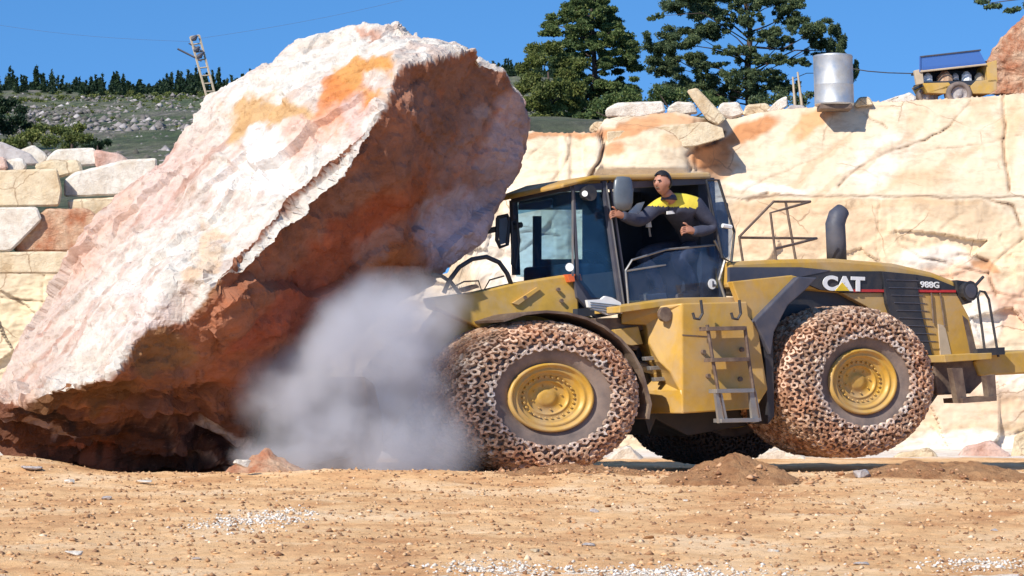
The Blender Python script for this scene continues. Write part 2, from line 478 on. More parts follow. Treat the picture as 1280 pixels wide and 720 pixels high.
bump(nt, b, noise(nt, co, 11, 12, .8), 0.7, .04)
M['ground'] = m
g = mk('ground', (GV, GF), m, loc=Vector((0, 0, 0)), smooth=True)
tag(g, 'light brown stony dirt ground rising to a low crest in front of the loader', kind='structure')
def gz1(x, y): return float(ground_z(np.array([x]), np.array([y]))[0])

# ------------------------------------------------------------------ quarry cliff (one cut rock face, cream stone with red soil)
DW = 56.0
S_ = DW / F
wx = np.arange(-250, 1750, 2.1)           # columns and rows in steps of about 4 cm
wt = np.linspace(0, 1, 230)
toppx = [-250, 120, 250, 560, 600, 625, 660, 745, 757, 800, 850, 885, 905, 935, 985, 1060, 1140, 1250, 1262, 1330, 1750]
toppy = [342, 344, 350, 345, 200, 172, 166, 168, 150, 146, 142, 150, 152, 146, 137, 131, 127, 121, 119, 114, 100]
PX, T = np.meshgrid(wx, wt)
jit = 2.5 * fbm(np.stack([wx * .05, wx * 0, wx * 0], 1), 5, 31, .6)
top = np.interp(wx, toppx, toppy) + jit
PYB = 578.0
PY = PYB + (top[None, :] - PYB) * T
px = PX.ravel(); py = PY.ravel()
X = (px - 640) * S_
Zz = np.array([Z(a, DW) for a in (0, 720)]); Zw = Zz[0] + (Zz[1] - Zz[0]) * py / 720
q3 = np.stack([X, Zw, X * 0], 1)
dep = np.zeros_like(px)
# upper bench leans back, lower bench is nearly plumb
right = sstep(870, 905, px)
up = np.clip(248 - py, 0, None)
dep += up * 0.011 * right
dep += sstep(250, 244, py) * right * 0.5
dep += np.clip(165 + 90 - py, 0, None) * 0.006 * (1 - right) * (px > 590)
# columns of rounded stone at the left of the face
for cx, wd, y0, y1, a in ((672, 42, 160, 400, .3), (727, 26, 160, 235, .3), (800, 70, 150, 215, .6)):
    k = np.clip(1 - ((px - cx) / wd) ** 2, 0, 1) ** .5 * sstep(y1 + 12, y1 - 6, py) * sstep(y0 - 12, y0 + 12, py)
    dep -= a * k
cracks = [([(705, 168), (712, 188), (708, 205), (695, 226), (688, 260)], 2.0, .35), ([(748, 166), (756, 185), (748, 205), (738, 222)], 2.4, .5),
          ([(660, 200), (680, 180), (690, 170)], 1.4, .15), ([(905, 168), (893, 178), (872, 186), (862, 198), (866, 212)], 4.5, .9),
          ([(905, 206), (885, 210), (868, 216)], 2, .3), ([(1215, 128), (1190, 158), (1160, 178), (1105, 192), (1075, 212), (1050, 236)], 1.8, .3),
          ([(1280, 170), (1200, 186), (1105, 194), (1060, 200)], 1.5, .15), ([(1082, 140), (1100, 155), (1110, 162)], 1.6, .2),
          ([(1258, 112), (1258, 180), (1262, 240)], 1.8, .4), ([(880, 249), (980, 247), (1100, 246), (1180, 250), (1290, 247)], 1.7, .3),
          ([(930, 240), (985, 215), (1040, 190), (1075, 160)], 1.3, .15), ([(1120, 290), (1126, 310), (1150, 322), (1200, 335), (1236, 345)], 2.2, .4),
          ([(1280, 300), (1255, 320), (1236, 345), (1243, 372)], 2.0, .4), ([(1200, 320), (1215, 322), (1236, 330)], 4.0, .5), ([(1130, 302), (1145, 306)], 3.2, .4),
          ([(1190, 380), (1240, 368), (1290, 374)], 1.8, .2), ([(1100, 250), (1096, 300), (1104, 340)], 1.2, .12), ([(1240, 250), (1268, 262), (1280, 285)], 2.2, .3),
          ([(960, 244), (945, 246), (938, 250)], 3.5, .4), ([(0, 372), (60, 378), (95, 372)], 1.5, .2), ([(55, 345), (50, 400), (52, 450)], 1.3, .15),
          ([(640, 260), (650, 300), (640, 360)], 1.4, .2), ([(600, 300), (640, 290), (700, 296)], 1.4, .2)]
wpx = px + 5 * fbm(np.stack([px * .045, py * .045, px * 0], 1), 4, 71); wpy = py + 5 * fbm(np.stack([px * .045, py * .045 + 40, px * 0], 1), 4, 75)
cr = np.zeros_like(px)
for pts, wd, a in cracks:
    k = np.exp(-(polydist(wpx, wpy, pts) / (wd * .7)) ** 2)
    k = k * (.35 + .65 * sstep(-.3, .25, fbm(np.stack([px * .03, py * .03, px * 0 + wd], 1), 3, 79)))
    dep += .3 * a * k; cr = np.maximum(cr, k * min(.95, a * 3.2))
# broken slabs low at the right
for (cx, cy, rx, ry, a) in ((1175, 328, 52, 20, .5), (1228, 405, 28, 36, .5), (1262, 350, 26, 24, .35), (1185, 365, 40, 14, .3), (1270, 420, 22, 40, .3), (1150, 555, 60, 26, .5), (1245, 540, 50, 30, .4)):
    dd = np.hypot((wpx - cx) / rx, (wpy - cy) / ry)
    dep -= .12 * a * sstep(1.05, .8, dd) * (1 + .4 * (wpy - cy) / ry)
rgh = 1 - .6 * sstep(900, 960, px) * sstep(300, 240, py)
dep += rgh * (.10 * fbm(q3 * .45, 3, 41) + .045 * fbm(q3 * 2.2, 5, 42, .6))
dep += .10 * fbm(q3 * np.array([1.2, 3.2, 1]), 4, 45) * sstep(290, 330, py)
# broken facets: each warped cell of the lower bench is its own slightly tilted plane
cw = np.stack([px + 14 * fbm(q3 * .8, 3, 481), py + 14 * fbm(q3 * .8 + 7, 3, 482)], 1)
crg = np.random.default_rng(5); NS = 150
sx_ = crg.uniform(-250, 1750, NS); sy_ = crg.uniform(255, 560, NS)
bestd = np.full(len(px), 1e9); fo = np.zeros(len(px)); edge = np.full(len(px), 1e9)
tx_, ty_, of_ = crg.normal(0, .0022, NS), crg.normal(0, .003, NS), crg.normal(0, .10, NS)
for i_ in range(NS):
    dd = np.hypot((cw[:, 0] - sx_[i_]) * .7, cw[:, 1] - sy_[i_])
    better = dd < bestd
    edge = np.where(better, bestd - dd, np.minimum(edge, dd - bestd)); bestd = np.where(better, dd, bestd)
    fo = np.where(better, of_[i_] + tx_[i_] * (px - sx_[i_]) + ty_[i_] * (py - sy_[i_]), fo)
low = sstep(252, 300, py) * (.35 + .65 * sstep(1080, 1150, px)) + .5 * (px < 590)
dep += low * fo
ter = fbm(q3 * np.array([.35, .6, 1]), 3, 47) * 3
dep += .025 * fbm(q3 * 6, 4, 48, .6, ridged=True)
dep += .03 * (np.floor(ter) + sstep(.82, 1.0, ter - np.floor(ter))) * sstep(240, 262, py)
Y = DW + dep
sc_ = Y / DW
WV = np.stack([X * sc_, Y, CAMZ + (Zw - CAMZ) * sc_], 1)
c0 = np.array([.64, .52, .37])
cols = np.tile(c0, (len(px), 1))
lift = fbm(q3 * .35, 4, 51)[:, None]
cols = cols * (1 + .22 * lift)
st1 = (sstep(.05, .45, fbm(np.stack([X * .5 + Zw * .35, Zw * 1.3, X * 0], 1), 5, 53, .6)) * .55)[:, None]
cols = cols * (1 - st1) + np.array([.50, .34, .19]) * st1
st2 = (sstep(.1, .4, fbm(q3 * 1.4 + 40, 5, 54, .65)) * .5)[:, None]
cols = cols * (1 - st2) + np.array([.72, .62, .48]) * st2
cols = cols + np.array([.05, .06, .06]) * np.clip(fbm(q3 * .8, 4, 52)[:, None], 0, 1)
O1 = (.50, .22, .09); O2 = (.62, .33, .16); PK = (.66, .42, .3); WH = (.72, .65, .56); TN = (.62, .42, .24)
spots = [(1090, 350, 330, 95, 4, (.70, .53, .34), .6), (1000, 290, 110, 40, 0, (.66, .47, .3), .7), (890, 200, 26, 26, -40, O1, .95), (935, 166, 46, 13, -24, O1, .95), (1015, 158, 52, 13, -38, O2, .95), (900, 222, 30, 12, -30, O2, .7),
         (785, 160, 60, 9, -5, O1, .85), (830, 152, 50, 8, -4, O2, .8), (770, 182, 14, 12, 0, O1, .8), (690, 166, 60, 6, 0, O1, .8), (850, 178, 18, 8, 0, TN, .7),
         (1205, 345, 60, 16, 15, PK, .7), (1262, 385, 30, 30, 0, PK, .8), (1170, 325, 58, 16, 5, WH, .95), (1228, 405, 26, 36, 0, WH, .95), (1265, 470, 30, 24, 0, WH, .7), (1200, 560, 100, 20, 0, WH, .9), (1010, 575, 100, 12, 0, WH, .9), (1235, 335, 22, 7, 20, O1, .8),
         (1180, 500, 120, 40, 0, PK, .3), (640, 330, 60, 60, 0, WH, .8), (1100, 200, 60, 30, -30, WH, .5), (1265, 150, 16, 60, 0, TN, .5), (60, 420, 80, 80, 0, (.76, .64, .44), .6),
         (1240, 560, 80, 24, 0, WH, .5), (1010, 215, 90, 6, -38, (.50, .33, .19), .5), (1060, 225, 120, 5, -36, (.52, .36, .22), .5), (1170, 215, 90, 7, -20, (.54, .38, .23), .45), (1140, 160, 10, 40, 15, (.52, .36, .22), .4), (1200, 270, 60, 18, 10, (.52, .36, .22), .4), (960, 205, 60, 14, -42, (.68, .55, .4), .6), (960, 240, 60, 6, 0, WH, .8), (1060, 258, 180, 8, 0, TN, .5)]
cols = paint(cols, px, py, spots, 14, 21)
cols = cols * (1 - cr[:, None]) + np.array([.22, .13, .08]) * cr[:, None]
nW, nT = len(wx), len(wt)
# plateau edge: extra rows run back from the rim
i0 = (nT - 1) * nW
extra = []; ecol = []
for k, (dy, dz) in enumerate(((.25, .06), (.8, .05), (3, -.2))):
    row = WV[i0:i0 + nW].copy(); s2 = (row[:, 1] + dy) / row[:, 1]
    row = np.stack([row[:, 0] * s2, row[:, 1] + dy, row[:, 2] + dz * .5 + 0.02 * rng.standard_normal(nW) * (k < 2)], 1)
    extra.append(row); ecol.append(np.tile(np.array([.5, .32, .2]), (nW, 1)))
bk = WV[i0:i0 + nW].copy(); bk[:, 1] += 5; bk[:, 2] = -1; extra.append(bk); ecol.append(np.tile(c0, (nW, 1)))
WV = np.concatenate([WV] + extra); cols = np.concatenate([cols] + ecol)
ii = (np.arange(nT + 3)[:, None] * nW + np.arange(nW - 1)[None, :]).ravel()
WF = np.stack([ii, ii + 1, ii + nW + 1, ii + nW], 1)
w = mk('quarry_cliff', (WV, WF), M['wall'], loc=Vector((0, 56, 0)), attr=cols)
tag(w, 'high cut cliff of cream limestone with orange soil patches and cracks', kind='structure')

# ------------------------------------------------------------------ hillside beyond the quarry (one terrain sheet)
hx = np.arange(-900, 2200, 9.0)
hy = np.concatenate([np.linspace(58, 150, 24), np.linspace(155, 620, 70), np.array([800, 1400])])
HX, HY = np.meshgrid(hx, hy)
px = HX.ravel(); yy = HY.ravel()
def sl(py): return (Z(py, 1000) - CAMZ) / 1000
left = np.interp(yy, [58, 90, 150, 230, 400, 470, 620, 1400], [sl(345), sl(270), sl(212), sl(165), sl(118), sl(114), sl(122), sl(200)])
rightp = np.interp(yy, [58, 60, 100, 160, 300, 400, 470, 620, 1400], [sl(170), sl(152), sl(146), sl(143), sl(120), sl(100), sl(96), sl(110), sl(200)])
k = sstep(500, 640, px)
k3 = sstep(690, 760, px)
rightp = rightp * (1 - k3) + np.interp(yy, [58, 60, 100, 1400], [sl(170), sl(152), sl(150), sl(170)]) * k3
zz = CAMZ + yy * (left * (1 - k) + rightp * k)
HXw = (px - 640) * yy / F
p = np.stack([HXw, yy, px * 0], 1)
zz += sstep(100, 250, yy) * (1.0 * fbm(p * .02, 4, 61) + .5 * fbm(p * .1, 4, 62))
HV = np.stack([HXw, yy, zz], 1)
nH = len(hx)
ii = (np.arange(len(hy) - 1)[:, None] * nH + np.arange(nH - 1)[None, :]).ravel()
HF = np.stack([ii, ii + 1, ii + nH + 1, ii + nH], 1)
m, nt, b, out = mat_new('scrubby_hillside')
co = objco(nt)
n1 = noise(nt, objco(nt, (1, .3, 1)), .07, 9, .75)
c = ramp(nt, n1, [(.40, (.07, .10, .035)), (.52, (.13, .135, .075)), (.62, (.20, .175, .15)), (.75, (.28, .25, .23))]).outputs[0]
n2 = noise(nt, objco(nt, (1, .09, 1)), .8, 10, .8)
c = mixc(nt, c, ramp(nt, n2, [(.36, (.35, .4, .3)), (.5, (1, 1, 1)), (.68, (1.9, 1.85, 1.8))]).outputs[0], 1.0, 'MULTIPLY')
nt.links.new(c, b.inputs['Base Color']); b.inputs['Roughness'].default_value = 1
bump(nt, b, n2, 1, .8)
h = mk('hill', (HV, HF), m, loc=Vector((0, 58, 0)), smooth=True)
tag(h, 'grey scrubby hillside under a dark wood in the far left', kind='structure')
def hill_z(px_, y_):
    l = np.interp(y_, [58, 90, 150, 230, 400, 470, 620, 1400], [sl(345), sl(270), sl(212), sl(165), sl(118), sl(114), sl(122), sl(200)])
    r = np.interp(y_, [58, 60, 100, 160, 300, 400, 470, 620, 1400], [sl(170), sl(152), sl(146), sl(143), sl(120), sl(100), sl(96), sl(110), sl(200)])
    kk = float(sstep(500, 640, np.array([px_]))[0])
    return CAMZ + y_ * (l * (1 - kk) + r * kk)

# ------------------------------------------------------------------ foliage
def leaf_cloud(clumps, n_per, size, flat=1.0, fill=0.6):
    """clumps = [(centre, rx, ry, rz)]; returns numpy verts/faces of little leaf quads"""
    C = []; 
    for (c, rx, ry, rz) in clumps:
        n = max(6, int(n_per * (rx * rz) ))
        d = rng.standard_normal((n, 3)); d /= np.linalg.norm(d, axis=1)[:, None]
        r = rng.random(n) ** (1 / 3) * (fill + (1 - fill) * rng.random(n))
        lump = 1 + .35 * vnoise(d * 2.3 + np.array(c)[None, :], 5)
        C.append(np.array(c)[None, :] + d * (r * lump)[:, None] * np.array([rx, ry, rz])[None, :])
    C = np.concatenate(C); n = len(C)
    a = rng.standard_normal((n, 3)); a[:, 2] *= flat; a /= np.linalg.norm(a, axis=1)[:, None]
    b_ = rng.standard_normal((n, 3)); b_ -= (b_ * a).sum(1)[:, None] * a; b_ /= np.linalg.norm(b_, axis=1)[:, None]
    s = size * (.6 + .8 * rng.random(n))[:, None]
    V = np.stack([C - a * s, C + b_ * s * .42, C + a * s, C - b_ * s * .42], 1).reshape(-1, 3)
    Fq = np.arange(4 * n).reshape(n, 4)
    return V, Fq
def pxclump(px, py, rx, ry, d, dy=None, thick=None):
    c = P(px, py, d); s = d / F
    return (c, rx * s, (thick or max(rx, ry) * .7) * s, ry * s)

# forest along the hill's skyline
cl = []
for i in range(560):
    x = random.uniform(-420, 345) if i < 470 else random.uniform(560, 700)
    d = random.uniform(395, 470)
    zb = hill_z(x, d); base_py = 500 - (zb - CAMZ) / d * F - 0
    hgt = random.uniform(6, 13) * (1 + .45 * math.sin(x * .045) * math.sin(x * .017 + 1)) * (.75 if d < 430 else 1) * (1.25 if random.random() < .15 else 1)
    for k in range(4):
        f = k / 3
        w_ = (1 - f * .75) * random.uniform(4.5, 7.5)
        c = Vector(((x - 640) * d / F + random.uniform(-.2, .2), d, zb + (f * hgt * 1.5 + 2) * d / F))
        cl.append((c, w_ * d / F, w_ * d / F, hgt * .35 * d / F))
V, Fq = leaf_cloud(cl, 170, .34, 1)
o = mk('forest', (V, Fq), M['leaf_dark']); tag(o, 'dark evergreen wood along the skyline of the far hill', 'forest', kind='stuff')
# low scrub on the slope
cl = []
for i in range(900):
    x = random.uniform(-300, 340); d = random.choice([random.uniform(170, 400), random.uniform(330, 402)])
    r = random.uniform(1.2, 4.5) * (1.5 if d > 360 else 1)
    if x > 120 and d < 330 and random.random() < .6: continue
    zb = hill_z(x, d)
    cl.append((Vector(((x - 640) * d / F, d, zb + r * .35 * d / F)), r * d / F, r * d / F, r * .5 * d / F))
V, Fq = leaf_cloud(cl, 260, .2, 1)
o = mk('scrub', (V, Fq), M['leaf_olive']); tag(o, 'patchy olive scrub over the grey slope', 'scrub', kind='stuff')

def tree(name, label, cat, group, base, trunk, clumps, leafmat, n_per, size, limbs=(), flat=1.0, trunk_r=.12, fill=.6):
    root = empty(name, base, label, cat, group)
    mb = MB(); n = len(trunk)
    mb.tube(trunk, [trunk_r * (1 - .75 * i / (n - 1)) for i in range(n)], 8)
    for (a, b_, r) in limbs:
        a = Vector(a); b_ = Vector(b_); mid = (a + b_) / 2 + Vector((random.uniform(-.06, .06) * (b_ - a).length, 0, .16 * (b_ - a).length * random.uniform(-1, 1)))
        mb.tube([a, mid, b_], [r, r * .65, r * .25], 6)
    mk('trunk', mb, M['bark'], root, smooth=True)
    V, Fq = leaf_cloud(clumps, n_per, size, flat, fill)
    mk('crown', (V, Fq), leafmat, root)
    return root

# dense pine in the middle
D1 = 118.0
def inside_cone(py):   # half-widths (left, right) of the central pine at a height
    L = np.interp(py, [-10, 5, 20, 35, 60, 90, 120, 150], [722, 708, 676, 672, 676, 690, 690, 695])
    Rr = np.interp(py, [-10, 5, 20, 35, 60, 90, 120, 150], [755, 765, 772, 790, 803, 803, 800, 790])
    return L, Rr
cl = []; limbs = []
for i in range(300):
    py_ = random.uniform(-6, 146); L, Rr = inside_cone(py_)
    x = random.uniform(L + 5, Rr - 5); r = random.uniform(5, 12)
    d = D1 + random.uniform(-2.4, 2.4)
    cl.append(pxclump(x, py_, r, r * .55, d))
    if i % 6 == 0:
        limbs.append((P(742, min(150, py_ + 14), D1), P(x, py_, d), .05))
tree('pine_tree', 'dense green pine with a broken conical crown behind the cliff, between boulder and cab', 'tree', 'trees above the cliff',
     P(745, 160, D1), [P(745, 162, D1), P(744, 110, D1), P(742, 50, D1), P(738, 0, D1)], cl, M['leaf_pine'], 7000, .075, limbs, trunk_r=.2)
# bright bushy tree left of it
D2 = 110.0
cl = [pxclump(x, y_, r, r * .7, D2 + random.uniform(-1.5, 1.5)) for (x, y_, r) in
      [(668, 62, 14), (655, 110, 14), (700, 110, 18), (690, 125, 18), (672, 128, 18), (720, 112, 16), (706, 76, 14), (672, 75, 17), (690, 60, 15), (664, 100, 16), (682, 112, 20), (705, 95, 17), (660, 130, 18), (690, 140, 20), (716, 130, 16), (655, 85, 12), (712, 150, 12), (672, 152, 18), (648, 152, 14), (640, 120, 12), (725, 80, 14)]]
tree('bushy_tree', 'lower light green bushy tree just right of the boulder top', 'tree', 'trees above the cliff',
     P(690, 165, D2), [P(690, 168, D2), P(688, 130, D2), P(685, 90, D2)], cl, M['leaf_olive'], 7000, .075,
     [(P(689, 140, D2), P(664, 110, D2), .06), (P(688, 130, D2), P(712, 105, D2), .06)], trunk_r=.15)
# broad umbrella pine
D3 = 112.0
boughs = [(862, 8, 32, 9), (880, 16, 18, 7), (838, 52, 28, 9), (866, 42, 28, 8), (893, 36, 20, 7), (826, 62, 16, 7), (975, 5, 26, 8), (1010, 35, 24, 10), (1035, 45, 20, 12), (1025, 62, 18, 7),
          (960, 46, 22, 8), (975, 55, 14, 6), (835, 82, 22, 9), (862, 78, 24, 8), (888, 86, 18, 7), (868, 104, 24, 10), (900, 112, 28, 12), (845, 112, 22, 11), (925, 100, 18, 9), (955, 94, 24, 6), (980, 108, 18, 7),
          (955, 112, 22, 7), (930, 5, 18, 9), (912, 20, 14, 7), (940, 25, 13, 7), (935, 68, 13, 8), (962, 74, 18, 5), (1000, 78, 12, 4), (820, 20, 8, 4), (905, 62, 12, 5), (1046, 60, 10, 9), (1066, 88, 6, 10), (985, 22, 16, 6), (948, -12, 40, 10), (875, -8, 30, 8)]
cl = []; limbs = []
for (x, y_, rx, ry) in boughs:
    d = D3 + random.uniform(-2, 2)
    for k in range(19):
        cl.append(pxclump(x + random.uniform(-1.1, 1.1) * rx, y_ + random.uniform(-1.1, 1.1) * ry, rx * random.uniform(.2, .46), ry * random.uniform(.4, .9), d + random.uniform(-.5, .5), thick=rx * .5))
    ty = min(118, y_ + abs(x - 936) * .22 + 6)
    limbs.append((P(936, min(135, ty + random.uniform(-4, 14)), D3), P(x + random.uniform(-.6, .3) * rx * (1 if x > 936 else -1), y_ + random.uniform(-1, 5), d), random.uniform(.025, .06)))
tree('umbrella_pine', 'tall open pine with tiered flat boughs and sky showing through, left of the steel tank', 'tree', 'trees above the cliff',
     P(938, 140, D3), [P(938, 145, D3), P(934, 90, D3), P(938, 40, D3), P(932, 5, D3), P(934, -22, D3)], cl, M['leaf_blue'], 7600, .058, limbs, flat=1.0, trunk_r=.2, fill=.35)
# dark undergrowth right behind the cliff edge: three bushes
for (lab, pts, mt) in (('dark bush under the open pine, left of its trunk', [(825, 118, 20), (850, 124, 20), (880, 124, 18), (815, 132, 16), (900, 128, 14)], 'leaf_pine'),
                       ('dark bush under the open pine, between its trunk and the tank', [(950, 126, 16), (975, 124, 18), (1000, 126, 14), (1012, 118, 8)], 'leaf_blue'),
                       ('dark bush low beside the trunk of the dense pine', [(762, 128, 18), (785, 120, 18), (800, 134, 16), (745, 140, 14), (728, 148, 14)], 'leaf_pine')):
    cl = [pxclump(x, y_, r, r * .7, 100 + random.uniform(-1, 1)) for (x, y_, r) in pts]
    V, Fq = leaf_cloud(cl, 3400, .07)
    root = empty('bush', P(pts[0][0], 150, 100), lab, 'bush', 'dark bushes along the cliff top')
    mk('foliage', (V, Fq), M[mt], root)
    mb = MB()
    for (x, y_, r) in pts: mb.tube([P(pts[1][0], 158, 100), P(x, y_, 100)], [.05, .02], 5)
    mk('stem', mb, M['bark'], root)
# pine reaching in at the top right corner
D4 = 95.0
cl = []
for (x, y_, rx, ry) in [(1245, 8, 18, 4), (1268, 12, 16, 4), (1228, 2, 12, 4), (1290, 4, 24, 8), (1320, -10, 34, 12), (1360, -30, 40, 16), (1300, -30, 36, 12), (1400, 0, 34, 12), (1350, -60, 40, 16), (1380, 30, 26, 10)]:
    for k in range(3): cl.append(pxclump(x + random.uniform(-.5, .5) * rx, y_ + random.uniform(-.4, .4) * ry, rx * .6, ry * .8, D4 + random.uniform(-.5, .5), thick=rx * .5))
tree('overhanging_pine', 'pine whose bough reaches in at the top right corner above the red outcrop', 'tree', 'trees above the cliff',
     P(1365, 118, D4), [P(1365, 125, D4), P(1360, 60, D4), P(1352, 0, D4), P(1350, -60, D4)], cl, M['leaf_blue'], 2600, .09,
     [(P(1358, 20, D4), P(1235, 4, D4), .05), (P(1356, 10, D4), P(1400, 0, D4), .05)], trunk_r=.2)
# shrubs on the left slope
for i, (lab, pts, d) in enumerate((('large dark shrub at the left picture edge below the skyline', [(-8, 150, 22), (10, 160, 18), (22, 150, 15), (0, 136, 17), (-30, 150, 24), (26, 138, 12), (14, 128, 12), (34, 158, 12), (-5, 126, 14)], 190),
                      ('olive shrub beside the dark shrub, above the grey slab', [(40, 170, 18), (62, 176, 17), (22, 178, 17), (50, 160, 14), (10, 182, 16), (-8, 186, 16), (70, 162, 12)], 175),
                      ('rounded olive shrub in the middle of the shrubs on the slope', [(90, 172, 16), (108, 174, 15), (78, 164, 13), (98, 160, 13), (86, 184, 14), (112, 186, 14)], 178),
                      ('small dark shrub furthest right of the slope shrubs, above the white blocks', [(122, 182, 12), (134, 178, 8), (112, 186, 10)], 172))):
    cl = [pxclump(x, y_, r, r * .62, d + random.uniform(-2, 2)) for (x, y_, r) in pts]
    V, Fq = leaf_cloud(cl, 1100, .13)
    root = empty('shrub', P(pts[0][0], pts[0][1] + 14, d), lab, 'shrub', 'shrubs on the slope beyond the stacked blocks')
    mk('foliage', (V, Fq), M['leaf_dark' if i in (0, 3) else 'leaf_olive'], root)
    mb = MB(); mb.tube([P(pts[0][0], pts[0][1] + 16, d), P(pts[0][0], pts[0][1], d)], [.15, .05], 6)
    mk('stem', mb, M['bark'], root)

# ------------------------------------------------------------------ rocks and cut blocks
def subdivide_long(bm, maxlen, it=7):
    for _ in range(it):
        es = [e for e in bm.edges if e.calc_length() > maxlen]
        if not es: break
        bmesh.ops.subdivide_edges(bm, edges=es, cuts=1, use_grid_fill=True)
        bmesh.ops.triangulate(bm, faces=[f for f in bm.faces if len(f.verts) > 3])
def displaced(bm, amp, freq, seed, oct=5, strata=None, maxlen=None):
    bm.normal_update()
    V = np.array([v.co[:] for v in bm.verts]); Nn = np.array([v.normal[:] for v in bm.verts])
    d = amp * fbm(V * freq, oct, seed, .55) + amp * .35 * fbm(V * freq * 2.7, 4, seed + 9, .55, ridged=True)
    V = V + Nn * d[:, None]
    for v, c in zip(bm.verts, V): v.co = c
def rock(name, label, cat, pts, mat, amp=.04, freq=1.5, seed=1, res=.12, group=None, parent=None, kind=None):
    """a stone from the convex hull of its corner points, subdivided and roughened"""
    bm = bmesh.new()
    for p_ in pts: bm.verts.new(p_)
    r = bmesh.ops.convex_hull(bm, input=bm.verts)
    bmesh.ops.delete(bm, geom=[v for v in bm.verts if not v.link_faces], context='VERTS')
    bmesh.ops.triangulate(bm, faces=bm.faces)
    bmesh.ops.bevel(bm, geom=list(bm.edges), offset=res * .35, segments=1, affect='EDGES', clamp_overlap=True)
    bmesh.ops.triangulate(bm, faces=bm.faces)
    subdivide_long(bm, res)
    displaced(bm, amp, freq, seed)
    V = [tuple(v.co) for v in bm.verts]; bm.verts.index_update()
    Fc = [tuple(v.index for v in f.verts) for f in bm.faces]; bm.free()
    o = mk(name, (np.array(V), Fc), mat, parent)
    if label: tag(o, label, cat, group)
    return o
def slab_pts(poly, d, thick, back=0.0, shrink=.94):
    c = np.mean(np.array(poly), 0)
    pts = [P(x, y_, d + back * (c[1] - y_)) for (x, y_) in poly]
    pts += [P(c[0] + (x - c[0]) * shrink, c[1] + (y_ - c[1]) * shrink, d + thick) for (x, y_) in poly]
    return pts
GB = 'cut blocks stacked on the left bench'
blocks = [
 ('stone_block', 'big cream squared block at the left picture edge, second from the top of the stack', [(-60, 214), (72, 211), (78, 238), (74, 258), (-60, 258)], 50.5, 'cream', .02),
 ('stone_block', 'long white block with rounded top right of the big cream block', [(80, 226), (92, 216), (158, 200), (196, 198), (196, 240), (150, 244), (80, 246)], 51, 'white', .03),
 ('stone_block', 'low cream block under the long white block', [(84, 250), (150, 246), (196, 246), (196, 270), (88, 272)], 50.8, 'cream', .03),
 ('stone_block', 'large pale block at the left edge directly below the big cream block', [(-60, 259), (46, 259), (52, 275), (30, 296), (14, 314), (-60, 316)], 50.2, 'white', .03),
 ('broken_rock', 'rust red and white broken rock between the pale blocks', [(20, 306), (32, 282), (60, 262), (110, 262), (134, 276), (126, 306), (90, 314), (20, 314)], 50.4, 'redrock', .09),
 ('stone_slab', 'long flat cream slab lying under the red broken rock', [(-60, 316), (110, 314), (108, 330), (78, 342), (-60, 342)], 50.0, 'cream', .02),
 ('stone_slab', 'tilted grey slab at the top left corner of the stack', [(-60, 186), (0, 177), (38, 192), (50, 206), (-60, 208)], 52.5, 'greyrock', .03),
 ('stone_block', 'small white pointed block right of the grey slab', [(22, 190), (42, 181), (58, 194), (60, 206), (24, 206)], 53.5, 'white', .03),
 ('stone_block', 'white block with a flat top at the very top of the stack', [(58, 198), (70, 187), (118, 185), (124, 206), (58, 210)], 53, 'white', .03),
 ('broken_rock', 'small red brown rock right of the topmost white block', [(118, 188), (148, 192), (168, 204), (164, 212), (120, 210)], 52.8, 'pinkrock', .05),
 ('broken_rock', 'rough cream boulder wedged under the topmost white block', [(44, 206), (66, 200), (98, 202), (102, 214), (70, 222), (46, 214)], 51.8, 'cream', .06),
 ('broken_rock', 'small cream rock wedged above the big cream block', [(8, 200), (26, 198), (34, 208), (28, 216), (6, 214)], 51.6, 'white', .05),
 ('broken_rock', 'brown pebbly rock at the left edge under the grey slab', [(-20, 200), (6, 197), (10, 212), (-20, 214)], 51.4, 'pinkrock', .05),
 ('stone_block', 'pale block showing between the stack and the leaning boulder', [(150, 246), (215, 240), (220, 300), (150, 306)], 52.5, 'white', .03),
 ('stone_block', 'cream block low in the stack, behind the edge of the leaning boulder', [(112, 302), (210, 300), (210, 344), (110, 344)], 52.4, 'cream', .03),
]
for i, (nm, lab, poly, d, mt, amp) in enumerate(blocks):
    rock(nm, lab, 'rock' if 'rock' in nm else 'stone block', slab_pts(poly, d, 1.3), M[mt], amp, 1.4, 100 + i, .11, GB)
GT = 'loose stones along the cliff top'
